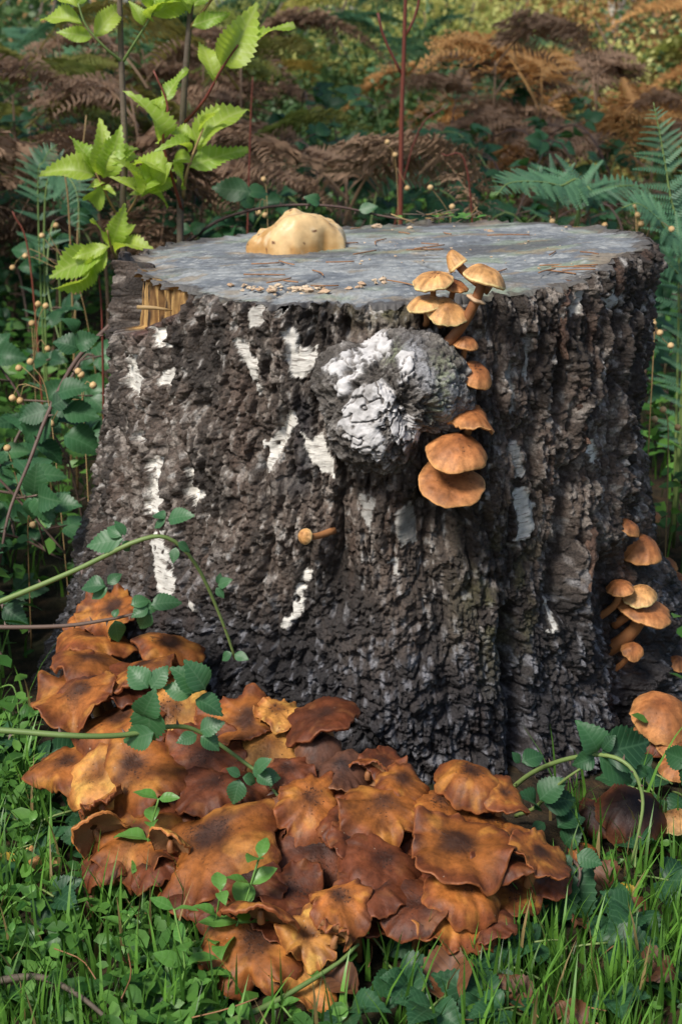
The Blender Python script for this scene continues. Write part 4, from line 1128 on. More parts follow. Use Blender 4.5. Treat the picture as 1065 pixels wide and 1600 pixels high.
leaflets_px(t, root, [((312, 1080), (272, 1040)), ((322, 1078), (292, 1032)), ((300, 1085), (255, 1072)), ((306, 1092), (350, 1112)), ((240, 1145), (190, 1160)), ((236, 1100), (230, 1165)), ((232, 1075), (200, 1040)), ((236, 1076), (262, 1040)), ((222, 1120), (240, 1085)), ((312, 1142), (348, 1128)), ((308, 1148), (276, 1160)), ((314, 1150), (344, 1170)), ((400, 1205), (420, 1185)), ((402, 1210), (425, 1225)), ((376, 1212), (354, 1200)), ((380, 1214), (402, 1222)), ((374, 1218), (364, 1258)), ((405, 1212), (440, 1215)), ((410, 1218), (400, 1190))], -.60, rg, L_BF, 1.1)
t, pp, root = cane('bramble_cane', 'looping bramble cane arching over the blackened mushroom', 'bramble', path([(790, 1240), (830, 1208), (885, 1186), (945, 1180), (985, 1200), (1003, 1245), (998, 1295), (985, 1350)], [-.47, -.50, -.54, -.58, -.60, -.61, -.62, -.62]), .0031, 'cane_green', 'bramble canes over the stump foot')
leaflets_px(t, root, [((934, 1176), (912, 1130)), ((940, 1176), (1018, 1160)), ((936, 1184), (990, 1222)), ((928, 1182), (896, 1196)), ((990, 1200), (1012, 1212)), ((940, 1172), (958, 1150))], -.58, rg, L_BR, 1.1)
t, pp, root = cane('bramble_cane', 'brown bramble shoot bending under the looping cane', 'bramble', path([(805, 1275), (835, 1262), (862, 1235), (890, 1212), (925, 1190)], [-.50, -.52, -.54, -.56, -.57]), .0026, 'cane_green', 'bramble canes over the stump foot')
leaflets_px(t, root, [((842, 1250), (880, 1215)), ((850, 1255), (902, 1248)), ((838, 1262), (822, 1235)), ((870, 1290), (912, 1268)), ((850, 1285), (830, 1300)), ((880, 1320), (905, 1295)), ((815, 1190), (850, 1178)), ((812, 1192), (800, 1175))], -.55, rg, L_BR, 1.2)
t, pp, root = cane('bramble_sprig', 'large dark bramble leaves hanging at the right end of the cluster', 'bramble', path([(800, 1320), (860, 1330), (905, 1360), (880, 1440)], [-.60, -.62, -.66, -.68]), .0025, 'cane_red')
leaflets_px(t, root, [((846, 1440), (882, 1340)), ((880, 1430), (910, 1350)), ((840, 1430), (905, 1470)), ((900, 1335), (940, 1350)), ((838, 1420), (830, 1375)), ((890, 1450), (850, 1480))], -.67, rg, L_BR, 1.25)
t, pp, root = cane('fallen_twig', 'bare brown twig lying in the chickweed', 'twig', [at_z(-10, 1535, .035), at_z(35, 1527, .04), at_z(75, 1530, .045), at_z(130, 1560, .04), at_z(190, 1612, .03)], .0042, 'twig', prick=False)
t, pp, root = cane('grass_stalk', 'long straight green stem lying in the grass below the mushrooms', 'plant stem', [at_z(340, 1604, .03), at_z(420, 1570, .035), at_z(520, 1510, .05), at_z(560, 1475, .06)], .0035, 'cane_green', prick=False)
t, pp, root = cane('bramble_cane', 'slender dark bramble tip arching over the back of the sawn top', 'bramble', path([(255, 402), (300, 372), (352, 340), (430, 322), (520, 322), (600, 338), (680, 350)], [.46, .46, .46, .46, .46, .46, .44]), .0032, 'cane_red')
leaflets_px(t, root, [((395, 325), (375, 300)), ((392, 300), (330, 292)), ((385, 300), (420, 300)), ((480, 320), (500, 306)), ((500, 318), (478, 306)), ((300, 360), (270, 360)), ((298, 362), (318, 350)), ((560, 328), (590, 322))], .46, rg, L_BF)
t, pp, root = cane('bramble_cane', 'purple-brown bramble cane slanting down beside the left edge of the stump', 'bramble', path([(195, 480), (170, 510), (120, 562), (78, 640), (45, 725), (15, 800), (0, 880)], [.12, .10, .06, .0, -.05, -.1, -.12]), .0040, 'cane_red')
leaflets_px(t, root, [((75, 640), (28, 655)), ((78, 642), (30, 690)), ((80, 635), (115, 615)), ((90, 615), (135, 600)), ((125, 545), (85, 530)), ((120, 520), (105, 495)), ((118, 540), (150, 525)), ((98, 640), (155, 650)), ((60, 690), (100, 720)), ((100, 680), (158, 700))], .0, rg, L_BR, 1.2)

# ------------------------------------------------------------------ bramble thicket: left of, behind and right of the stump
def bramble(x, y, hgt, reach, az, label, group, seed, L=(0.035, 0.052), nl=9, mesh=None, red=None):
    rg = np.random.default_rng(seed); z0 = float(ground_z(x, y))
    d = np.array([math.cos(az), math.sin(az), 0])
    b = np.array([x, y, z0 - .02])
    pts = [b, b + d * reach * .15 + [0, 0, hgt * .55], b + d * reach * .5 + [0, 0, hgt], b + d * reach * .85 + [0, 0, hgt * .85], b + d * reach * 1.1 + [0, 0, hgt * .55]]
    pts = [p + rg.normal(0, .02, 3) for p in pts]
    t, pp, root = cane('bramble_bush', label, 'bramble', pts, .0034, red or ('cane_red' if rg.random() < .6 else 'cane_green'), group, prick=False, n=24)
    for i in range(nl):
        q = pp[int(4 + 19 * (i + rg.random() * .6) / nl)]
        ang = rg.uniform(0, 6.28)
        dd = unit([math.cos(ang), math.sin(ang) * .9 - .2, rg.uniform(-.1, .35)])
        compound(t, root, q, dd, rg.uniform(*L), rg, mesh or L_BR, 5 if rg.random() < .35 else 3, nrm=np.array([0, -.55, 1.0]) + rg.normal(0, .35, 3), mat='cane_red')
    return t
rg = np.random.default_rng(5)
GB = 'dark green brambles left of the stump'
LB = 'leafy dark green bramble growing beside the left edge of the stump'
for i in range(20):
    x = rg.uniform(-1.02, -.58); y = rg.uniform(-.25, .55)
    if x > -.66 and y < .1: x -= .1
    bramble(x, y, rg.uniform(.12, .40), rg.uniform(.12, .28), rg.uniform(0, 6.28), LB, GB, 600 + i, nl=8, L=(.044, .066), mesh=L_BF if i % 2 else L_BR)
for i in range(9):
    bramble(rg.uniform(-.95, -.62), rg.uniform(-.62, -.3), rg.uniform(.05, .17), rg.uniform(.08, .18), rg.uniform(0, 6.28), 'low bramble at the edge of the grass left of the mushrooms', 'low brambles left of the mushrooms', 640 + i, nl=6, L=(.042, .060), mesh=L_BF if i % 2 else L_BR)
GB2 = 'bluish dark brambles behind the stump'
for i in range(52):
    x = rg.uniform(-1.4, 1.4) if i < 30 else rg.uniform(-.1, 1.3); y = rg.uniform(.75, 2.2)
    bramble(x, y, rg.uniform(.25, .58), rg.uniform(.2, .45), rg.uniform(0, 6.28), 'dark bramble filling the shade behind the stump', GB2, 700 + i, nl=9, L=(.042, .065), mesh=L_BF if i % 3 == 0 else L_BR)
for i in range(13):
    x = rg.uniform(.56, .95); y = rg.uniform(.0, .9)
    bramble(x, y, rg.uniform(.15, .45), rg.uniform(.12, .3), rg.uniform(0, 6.28), 'bramble growing beside the right edge of the stump', 'brambles right of the stump', 760 + i, nl=8, L=(.036, .052))
for i in range(7):
    x = rg.uniform(.42, .66); y = rg.uniform(-.66, -.42)
    bramble(x, y, rg.uniform(.05, .14), rg.uniform(.06, .14), rg.uniform(0, 6.28), 'low dark bramble among the right root mushrooms', 'low brambles at the right root', 790 + i, nl=5, L=(.036, .05))
for i in range(64):
    x = rg.uniform(-1.9, 2.0); y = rg.uniform(1.6, 3.8)
    bramble(x, y, rg.uniform(.35, .5) + .13 * (y - 1.2), rg.uniform(.3, .6), rg.uniform(0, 6.28), 'bramble arching among the dead bracken', 'brambles among the bracken', 820 + i, nl=9, L=(.045, .075), mesh=L_BF if i % 2 else L_BR)  # lighter leaves on alternate bushes paint background leaf highlights into the colour

# ------------------------------------------------------------------ bracken
def frond_mesh(name, mat, pairs=15, droop=.3, crumple=0.0, seed=0, wid=.40, pin=11):
    rg = np.random.default_rng(seed); V = []; Fs = []
    def rach(t): return np.array([0.02 * math.sin(5 * t + seed), t, .30 * math.sin(t * 1.9) - droop * t ** 2.4])
    pts = np.array([rach(t) for t in np.linspace(0, 1, 16)])
    v, f = tube(pts, np.linspace(.007, .0015, 16), 5); V += list(v); Fs += [tuple(q) for q in f]
    for i in range(pairs):
        t = .22 + .78 * (i / pairs) ** .92; o = rach(t); tn = unit(rach(min(1, t + .02)) - rach(t - .02))
        Lp = wid * (1 - (t - .22) / .8) ** .85 * (0.75 + .25 * min(1, i / 2)) + .02
        for s in (-1, 1):
            side = unit(np.array([s, .35, 0]) + tn * .25 + rg.normal(0, .06 + .22 * crumple, 3))
            nr = unit(np.array([0, -.2, 1.0]) + rg.normal(0, .05 + .4 * crumple, 3))
            npn = max(3, int(pin * Lp / wid) + 2); prev = None
            for j in range(npn):
                f_ = j / npn
                c = o + side * Lp * f_ + np.array([0, 0, -1.0]) * Lp * (0.12 + .5 * crumple) * f_ * f_ + nr * crumple * .03 * math.sin(6 * f_ + s + i)
                lw = Lp * .30 * (1 - f_) ** .7 + .006
                ax = unit(np.cross(nr, side))
                for s2 in (-1, 1):
                    dl = unit(ax * s2 + side * .45 + rg.normal(0, .04 + .3 * crumple, 3))
                    hw = Lp / npn * .36
                    tip = c + dl * lw + nr * (-lw * (.1 + .7 * crumple * rg.random()))
                    k = len(V)
                    V += [c - side * hw, c + side * hw, c + dl * lw * .75 + side * hw * .6, tip, c + dl * lw * .7 - side * hw * .6]
                    Fs.append((k, k + 1, k + 2, k + 3, k + 4))
    me = mesh_np(name, np.array(V), Fs, smooth=False); me.materials.append(mat); return me
FR_G = [frond_mesh('green_frond', M['fern_green'], 15, .35, .05, s, pin=13) for s in (1, 2)]
FR_Y = [frond_mesh('yellow_frond', M['fern_yellow'], 14, .5, .25, s) for s in (3, 4)]
FR_B = [frond_mesh('brown_frond', M['fern_brown'], 19, .7, .42, s, wid=.34, pin=15) for s in (5, 6, 7, 8)]
FR_O = [frond_mesh('orange_frond', M['fern_orange'], 18, .55, .40, s, wid=.34, pin=14) for s in (9, 10)]
def fern(x, y, hgt, meshes, n, label, group, seed, stalk='fern_brown', size=(.5, .8), lean=None):
    rg = np.random.default_rng(seed); z0 = float(ground_z(x, y)); root = np.array([x, y, z0 - .02])
    t = thing('bracken', label, 'fern', root, group)
    top = np.array([rg.normal(0, .05), rg.normal(0, .05), hgt])
    V, fs = tube(spline([(0, 0, 0), top * .5 + [.02, 0, 0], top], 8), np.linspace(.006, .003, 8), 6)
    obj('stalk', mesh_np('stalk', V, fs), M[stalk], t)
    a0 = rg.uniform(0, 6.28)
    for k in range(n):
        a = a0 + k * 2.4 + rg.normal(0, .3) if lean is None else lean + rg.normal(0, .5)
        d = np.array([math.cos(a), math.sin(a), rg.uniform(-.1, .5)])
        h = rg.uniform(.55, 1.0)
        leaf('frond', meshes, t, np.zeros(3), top * h, d, np.array([0, 0, 1.0]) + rg.normal(0, .15, 3), rg.uniform(*size), rg)
    return t
rg = np.random.default_rng(77)
GBR = 'dead brown bracken behind the stump'
for i in range(40):
    x = rg.uniform(-2.3, 1.5); y = rg.uniform(1.5, 4.2)
    if x > .15 and i % 3: continue
    if x > .15: y += 1.2
    fern(x, y, rg.uniform(.45, .85), FR_B, 4, 'dead brown bracken drooping behind the stump', GBR, 900 + i, size=(.4, .7))
for i in range(24):
    x = rg.uniform(.5, 2.6); y = rg.uniform(2.8, 6.0)
    fern(x, y, rg.uniform(.4, .78), FR_O, 4, 'orange autumn bracken in the light beyond the brambles', 'orange bracken beyond the brambles', 960 + i, size=(.45, .75))
for i in range(9):
    x = rg.uniform(-1.5, -.3); y = rg.uniform(1.8, 3.6)
    fern(x, y, rg.uniform(.6, .95), FR_Y, 3, 'yellowing bracken behind the sapling', 'yellowing bracken behind the sapling', 990 + i, size=(.35, .55))
for i in range(20):
    x = rg.uniform(-3.5, 4.5); y = rg.uniform(3.5, 8.5)
    fern(x, y, rg.uniform(.6, 1.1), FR_G if rg.random() < .6 else FR_Y, 4, 'green bracken far behind the stump', 'far green bracken', 1010 + i, size=(.5, .8))

# green fern fronds close by, each leaflet row its own part
def pinna_mesh():
    V = []; Fs = []; n = 13
    for j in range(n):
        f_ = j / n; lw = .19 * (1 - f_) ** .75 + .01; hw = .5 / n * .82
        c = np.array([0, f_, -.12 * f_ * f_])
        for s in (-1, 1):
            d = np.array([s, .4, -.12]); k = len(V)
            V += [c + [0, -hw, 0], c + [0, hw, 0], c + d * lw * .8 + [0, hw * .7, 0], c + d * lw, c + d * lw * .75 - [0, hw * .6, 0]]
            Fs.append((k, k + 1, k + 2, k + 3, k + 4) if s > 0 else (k + 4, k + 3, k + 2, k + 1, k))
    me = mesh_np('pinna', np.array(V), Fs, smooth=False); me.materials.append(M['fern_green']); return me
PIN = pinna_mesh()
def near_frond(t, root, pts, wid, rg, nrm, pairs=22):
    pp = spline(pts, 30)
    V, fs = tube(pp - root, np.linspace(.0028, .0008, 30), 6)
    st = obj('frond', mesh_np('frond_stem', V, fs), M['cane_green'], t); st.location = (0, 0, 0)
    for i in range(pairs):
        f = .12 + .86 * i / pairs; k = min(28, int(f * 29)); o = pp[k] - root; tn = unit(pp[k + 1] - pp[k - 1])
        x = unit(np.cross(tn, nrm)); L = wid * math.sin(math.pi * (.18 + .80 * (i / pairs))) ** .8 * (1 - .45 * i / pairs)
        for s in (-1, 1):
            obj('pinna', PIN, None, st, m=frame(o, x * s + tn * .42 + rg.normal(0, .05, 3), np.asarray(nrm) + rg.normal(0, .12, 3), L, L * .85))
rg = np.random.default_rng(31)
def px_fern(label, base, fronds, wid, group=None):
    b = np.array(base); t = thing('fern', label, 'fern', b, group)
    for pts, w in fronds:
        near_frond(t, b, pts, w, rg, unit(np.array([0, -.62, .8]) + rg.normal(0, .1, 3)))
y0 = .75
gp = lambda u, v, y: at_y(u, v, y)
bx = gp(830, 420, y0 + .1); bx[2] = float(ground_z(bx[0], bx[1]))
px_fern('pale green fern frond spreading just behind the right side of the sawn top', bx, [
    ([bx, gp(905, 330, y0 + .05), gp(870, 290, y0), gp(800, 285, y0 - .08), gp(775, 305, y0 - .12)], .085),
    ([bx, gp(900, 340, y0 + .1), gp(930, 300, y0 + .08), gp(985, 290, y0 + .1), gp(1020, 300, y0 + .12)], .075),
    ([bx, gp(870, 330, y0 + .1), gp(845, 290, y0 + .05), gp(840, 262, y0 + .02)], .07)], .08)
bx = gp(1075, 520, .55); bx[2] = float(ground_z(bx[0], bx[1]))
px_fern('blue-green fern standing at the right beyond the stump', bx, [
    ([bx, gp(1060, 420, .55), gp(1045, 300, .55), gp(1030, 210, .55), gp(1020, 160, .55)], .085),
    ([bx, gp(1070, 440, .5), gp(1040, 360, .45), gp(1000, 320, .42), gp(970, 325, .40)], .075),
    ([bx, gp(1075, 480, .5), gp(1060, 430, .45), gp(1020, 400, .42), gp(990, 410, .40)], .065),
    ([bx, gp(1090, 400, .6), gp(1085, 300, .62), gp(1080, 230, .66)], .08)], .08)
bx = gp(60, 470, 1.0); bx[2] = float(ground_z(bx[0], bx[1]))
px_fern('dark green fern hanging left of the sapling', bx, [
    ([bx, gp(70, 330, 1.0), gp(95, 275, .98), gp(120, 300, .95), gp(125, 380, .92)], .075),
    ([bx, gp(60, 320, 1.0), gp(70, 250, 1.0), gp(90, 225, 1.0)], .06)], .08)

# ------------------------------------------------------------------ sapling
def sapling():
    rg = np.random.default_rng(41); Y = .40
    base = gp(280, 410, Y); base[2] = float(ground_z(base[0], base[1])) - .02
    t = thing('sapling', 'tall thin sapling with lime green leaves behind the broken rim', 'sapling', base, 'young saplings behind the stump')
    def limb(name, pts, r0, r1, par=t, mat='twig'):
        pp = spline(pts, 16); V, fs = tube(pp - base, np.linspace(r0, r1, 16), 8); return obj(name, mesh_np(name, V, fs), M[mat], par)
    limb('stem', [base, gp(282, 390, Y), gp(285, 200, Y), gp(294, 60, Y), gp(304, -40, Y), gp(318, -140, Y)], .0065, .0040)
    def spray(pts, leaves, dy, mat='straw'):
        limb('branch', pts, .0028, .0014, t, mat)
        for (a, b) in leaves:
            p = gp(a[0], a[1], Y + dy); q = gp(b[0], b[1], Y + dy + rg.uniform(-.03, .03))
            leaf('leaf', L_LIME, t, base, p, q - p, to_cam(p) * .8 + np.array([.2, 0, .6]) + rg.normal(0, .35, 3), np.linalg.norm(q - p) * 1.15, rg, 1.0)
    spray([gp(286, 195, Y), gp(320, 155, Y - .02), gp(345, 110, Y - .03), gp(372, 70, Y - .04)],
          [((335, 125), (318, 65)), ((345, 105), (395, 28)), ((372, 70), (446, 36)), ((338, 128), (330, 112))], -.03, 'stalk_red')
    spray([gp(285, 330, Y), gp(270, 280, Y - .03), gp(255, 220, Y - .05), gp(262, 165, Y - .05), gp(240, 110, Y - .05)],
          [((262, 270), (212, 240)), ((252, 225), (235, 155)), ((258, 175), (225, 150)), ((255, 160), (285, 110)), ((258, 205), (262, 180)), ((268, 255), (235, 290)), ((272, 250), (290, 290))], -.05, 'stalk_red')
    spray([gp(286, 310, Y), gp(292, 270, Y - .04), gp(304, 235, Y - .05), gp(318, 200, Y - .06)],
          [((304, 228), (368, 162)), ((296, 260), (376, 232)), ((305, 218), (262, 198)), ((298, 235), (270, 215)), ((300, 250), (268, 245)), ((310, 205), (335, 170))], -.05)
    spray([gp(296, 45, Y), gp(330, 0, Y - .02), gp(345, -30, Y - .03)], [((300, 40), (352, 22)), ((303, 10), (340, -40)), ((300, 15), (262, -20))], -.02)
    base2 = gp(192, 390, .42); base2[2] = float(ground_z(base2[0], base2[1])) - .02
    base_s = base
    t2 = thing('sapling', 'shorter sapling with pale eaten leaves left of the stump', 'sapling', base2, 'young saplings behind the stump')
    Y2 = .42
    def limb2(name, pts, r0, r1, mat='twig'):
        pp = spline(pts, 16); V, fs = tube(pp - base2, np.linspace(r0, r1, 16), 8); return obj(name, mesh_np(name, V, fs), M[mat], t2)
    limb2('stem', [base2, gp(193, 380, Y2), gp(196, 250, Y2), gp(190, 100, Y2), gp(186, -40, Y2), gp(182, -140, Y2)], .0060, .0040)
    def spray2(pts, leaves, dy, mat='straw'):
        limb2('branch', pts, .0026, .0012, mat)
        for (a, b) in leaves:
            p = gp(a[0], a[1], Y2 + dy); q = gp(b[0], b[1], Y2 + dy + rg.uniform(-.03, .03))
            leaf('leaf', L_LIME, t2, base2, p, q - p, to_cam(p) * .8 + np.array([.2, 0, .6]) + rg.normal(0, .35, 3), np.linalg.norm(q - p) * 1.15, rg, 1.0)
    spray2([gp(192, 97, Y2), gp(165, 75, Y2 - .02), gp(135, 40, Y2 - .03), gp(122, 5, Y2 - .03)], [((128, 35), (68, 20)), ((145, 58), (98, 50)), ((148, 55), (188, 8)), ((122, 10), (85, -12)), ((122, 8), (140, -25))], -.03, 'cane_green')
    spray2([gp(192, 97, Y2), gp(215, 60, Y2 - .02), gp(240, 20, Y2 - .03)], [((225, 40), (208, 5)), ((238, 22), (300, -5)), ((232, 30), (255, -10)), ((240, 20), (245, -35))], -.03, 'cane_green')
    spray2([gp(194, 345, Y2), gp(180, 330, Y2 - .03), gp(160, 290, Y2 - .05), gp(150, 270, Y2 - .05)], [((150, 272), (80, 258)), ((150, 270), (120, 215)), ((155, 275), (165, 205)), ((160, 290), (178, 300)), ((160, 292), (135, 325)), ((162, 280), (185, 215)), ((165, 285), (140, 290)), ((160, 262), (205, 220)), ((158, 255), (210, 238))], -.05)
    spray2([gp(195, 340, Y2), gp(208, 320, Y2 - .03), gp(220, 295, Y2 - .05)], [((218, 298), (262, 255)), ((220, 295), (272, 282)), ((216, 300), (200, 280)), ((222, 300), (262, 305)), ((212, 305), (215, 255))], -.05)
    spray2([gp(196, 420, Y2), gp(185, 405, Y2 - .05), gp(175, 390, Y2 - .08), gp(168, 360, Y2 - .10)], [((172, 385), (150, 345)), ((175, 385), (190, 335)), ((178, 390), (225, 375)), ((170, 385), (120, 400)), ((165, 395), (80, 425)), ((168, 395), (128, 430)), ((150, 415), (105, 460)), ((178, 380), (205, 350))], -.08)
sapling()

# ------------------------------------------------------------------ dry stalks
def dry_stalk(pix, y, r, mat, pods, label, group, branch=()):
    pts = [gp(u, v, y) for u, v in pix]; b = pts[0].copy(); b[2] = float(ground_z(b[0], b[1])) - .01
    pts = [b] + pts[1:]
    t = thing('dry_stalk', label, 'dry stalk', b, group)
    V, fs = tube(spline(pts, 14) - b, np.linspace(r, r * .5, 14), 6); obj('stem', mesh_np('stem', V, fs), M[mat], t)
    for q in branch:
        V, fs = tube(spline([gp(u, v, y) for u, v in q], 6) - b, r * .5, 5); obj('branch', mesh_np('branch', V, fs), M[mat], t)
    for (u, v) in pods:
        obj('seed_pod', POD, None, t, loc=gp(u, v, y) - b).rotation_euler = (random.uniform(-.6, .6), random.uniform(-.6, .6), 0)
def pod_mesh():
    a = np.linspace(0, 2 * math.pi, 10, endpoint=False)[:, None]; t = np.linspace(0, 1, 8)[None]
    r = .0055 * np.sin(math.pi * t) ** .7 * (1 - .15 * t) + .0006
    V = np.stack([r * np.cos(a), r * np.sin(a), .0115 * (t - .5) * np.ones_like(a)], -1)
    me = mesh_np('seed_pod', V, grid_faces(10, 8, True)); me.materials.append(M['pod']); return me
POD = pod_mesh()
dry_stalk([(627, 420), (626, 250), (630, 100), (634, -20), (640, -120)], 1.2, .0060, 'stalk_red', [], 'upright red-brown stalk behind the sawn top', None, [[(631, 60), (650, 20), (660, -40)], [(629, 120), (600, 60), (590, 20)]])
GD = 'dry stalks with small round seed pods'
LD = 'dry stalk carrying small round tan seed pods'
rg = np.random.default_rng(51)
for u, v, y, pods in ((618, 300, .95, [(605, 222), (617, 242), (636, 294)]), (706, 330, .75, [(706, 323), (672, 293)]), (860, 340, .7, [(862, 346), (944, 352)]), (1000, 500, .45, [(992, 322), (996, 336), (1001, 350), (1048, 358)]),
                      (1040, 650, .3, [(1035, 640), (1058, 668), (1022, 655)]), (1030, 480, .4, [(1020, 505), (1047, 540), (1030, 520)]), (90, 640, .2, [(48, 565), (30, 575), (20, 622), (32, 626)]), (130, 650, .15, [(123, 580), (146, 602), (80, 662), (127, 585)]),
                      (60, 600, .5, [(50, 505), (75, 545), (60, 475), (72, 478)]), (170, 480, .8, [(66, 368), (20, 418), (88, 352), (40, 400)]), (410, 330, .9, [(412, 280), (404, 332), (414, 336)]), (30, 740, .1, [(52, 820), (12, 700)])):
    sx, sy = pods[0]
    ux = u + rg.uniform(-15, 15)
    dry_stalk([(ux, v + 120), (ux * .6 + sx * .4, v * .5 + sy * .5 + 40), (sx, sy)], y, .0012, 'straw', pods, LD, GD, [[((ux + sx) / 2, (v + sy) / 2 + 10), ((px_ + sx) / 2, (py_ + sy) / 2 + 6), (px_, py_)] for px_, py_ in pods[1:]])
for u0, v0, u1, v1, y in ((105, 470, 98, 250, .9), (95, 480, 135, 180, 1.0), (310, 560, 305, 440, .3), (60, 500, 20, 330, .9), (560, 340, 700, 160, 1.4), (760, 340, 690, 240, 1.1), (370, 330, 395, 120, 1.3), (150, 640, 155, 430, .35)):
    dry_stalk([(u0, v0), ((u0 + u1) / 2 + 8, (v0 + v1) / 2), (u1, v1)], y, .0026, 'straw' if u0 % 2 else 'stalk_red', [], 'bare dry stem standing among the undergrowth', 'bare dry stems in the undergrowth')

# ------------------------------------------------------------------ far woodland edge
def bush_mesh(name, mats, n, seed, sx=1.0, sz=1.0, L=.07):
    rg = np.random.default_rng(seed)
    cl = rg.normal(0, 1, (26, 3)); cl /= np.linalg.norm(cl, axis=1)[:, None]; cl *= rg.uniform(.35, 1, (26, 1)); cl *= [sx, sx, sz]; cl[:, 2] = np.abs(cl[:, 2]) * 1.1
    k = rg.integers(26, size=n); c = cl[k] + rg.normal(0, .17, (n, 3)); c[:, 2] = np.abs(c[:, 2])
    d = rg.normal(0, 1, (n, 3)); d /= np.linalg.norm(d, axis=1)[:, None]; nn = rg.normal(0, 1, (n, 3)) + [0, -.4, 1]; x = np.cross(d, nn); x /= np.linalg.norm(x, axis=1)[:, None]
    l = L * rg.uniform(.6, 1.3, (n, 1))
    V = np.stack([c, c + d * l * .5 + x * l * .34, c + d * l, c + d * l * .5 - x * l * .34], 1).reshape(-1, 3)
    me = mesh_np(name, V, np.arange(4 * n).reshape(-1, 4), smooth=False); me.materials.append(mats); return me
M['far_green'] = mat_plain('far_green_leaf', (0.035, 0.085, 0.030), (0.11, 0.19, 0.055), 2.2, .5, .05, .001, .35, .5)
M['far_yellow'] = mat_plain('far_yellow_leaf', (0.34, 0.40, 0.09), (0.68, 0.62, 0.24), 2.2, .5, .05, .001, .4, .5)  # pale yellow-green leaf colour with the far sunlight painted in
M['far_rust'] = mat_plain('far_rust_leaf', (0.22, 0.10, 0.035), (0.46, 0.27, 0.10), 2.2, .6, .05, .001, .3, .5)
M['birch'] = None
BM = [bush_mesh('bush_leaves', M[m_], 8000, q_, 1, 1, .045) for q_, m_ in enumerate(('far_green', 'far_yellow', 'far_rust', 'far_green'))]
rg = np.random.default_rng(61)
def bush(x, y, s, k, label, group):
    z0 = float(ground_z(x, y)) - .03
    t = thing('shrub', label, 'shrub', (x, y, z0), group)
    o = obj('foliage', BM[k], None, t, m=Matrix.Rotation(rg.uniform(0, 6.28), 4, 'Z') @ Matrix.Scale(s, 4)); o['kind'] = 'stuff'
    for j in range(3):
        a = rg.uniform(0, 6.28); tip = np.array([math.cos(a) * .4, math.sin(a) * .4, .9]) * s
        V, fs = tube(spline([(0, 0, 0), tip * .5 + rg.normal(0, .04, 3), tip], 7), np.linspace(.02, .006, 7) * s, 6); obj('branch', mesh_np('branch', V, fs), M['twig'], t)
SH = {0: ('green leafy shrub at the woodland edge', 'green shrubs at the woodland edge'), 1: ('sunlit yellow-green shrub at the woodland edge', 'yellow-green shrubs at the woodland edge'), 2: ('rust-coloured shrub at the woodland edge', 'rusty shrubs at the woodland edge')}
for i in range(44):
    y = 5.5 + 9 * rg.random(); x = rg.uniform(-.36, .36) * (y + 2) 
    right = x / (y + 2)
    k = (1 if rg.random() < .55 else (2 if rg.random() < .55 else 0)) if right > .05 else (0 if rg.random() < .72 else (2 if rg.random() < .6 else 1))  # mostly bright yellow leaves at the right paint the sunlit patch into the colour
    bush(x, y, rg.uniform(.7, 1.2) * (1 + .05 * (y - 5)), k if not (k == 0 and rg.random() < .4) else 3, *SH[k])
def _birch():
    t = NT('birch_trunk'); co = t.coord()
    mp = t.n('ShaderNodeMapping'); mp.inputs['Scale'].default_value = (8, 8, 45); t.l(co, mp.inputs[0])
    f = t.ramp(t.noise(1, 3, .6, mp.outputs[0]), [(.56, 0.0), (.64, 1.0)])
    return t.finish(t.mixc((0.62, 0.58, 0.50), (0.06, 0.05, 0.045), f), .6, t.bump(f, .3, .01))
M['birch'] = _birch()
TREE_CROWN = [bush_mesh('crown_leaves', M['far_yellow'], 5000, 11, 1, 1, .09), bush_mesh('crown_leaves', M['far_green'], 5000, 12, 1, 1, .09)]
for i, (u, y, r, k) in enumerate(((958, 11.0, .085, 0), (995, 13.5, .08, 0), (545, 14.0, .09, 1), (120, 13.0, .10, 1), (330, 15.5, .12, 1), (1100, 10.5, .09, 0), (760, 16, .10, 0), (-120, 12, .11, 1))):
    p = gp(u, 60, y); x = p[0]; z0 = float(ground_z(x, y)) - .05; hgt = rg.uniform(6.0, 7.5)
    lab = {958: 'slim pale birch standing in the light beyond the orange bracken', 995: 'thinner pale birch behind the slim one in the light'}.get(u, 'far birch tree behind the undergrowth')
    t = thing('birch_tree', lab, 'tree', (x, y, z0), 'far birch trees' if u not in (958, 995) else None)
    pts = spline([(0, 0, 0), (rg.normal(0, .1), 0, hgt * .35), (rg.normal(0, .15), .1, hgt * .7), (rg.normal(0, .2), 0, hgt)], 14)
    V, fs = tube(pts, np.linspace(r, r * .3, 14), 12); tr = obj('trunk', mesh_np('trunk', V, fs), M['birch'], t)
    for j in range(6):
        s = pts[6 + j]; a = rg.uniform(0, 6.28); e = s + np.array([math.cos(a), math.sin(a), .6]) * rg.uniform(.7, 1.2)
        V, fs = tube(spline([s, (s + e) / 2 + [0, 0, .1], e], 6), np.linspace(r * .3, r * .08, 6), 6); obj('limb', mesh_np('limb', V, fs), M['birch'], tr)
    o = obj('crown', TREE_CROWN[k], None, t, m=Matrix.Translation((0, 0, hgt * .55)) @ Matrix.Diagonal((1.35, 1.35, 2.3, 1))); o['kind'] = 'stuff'

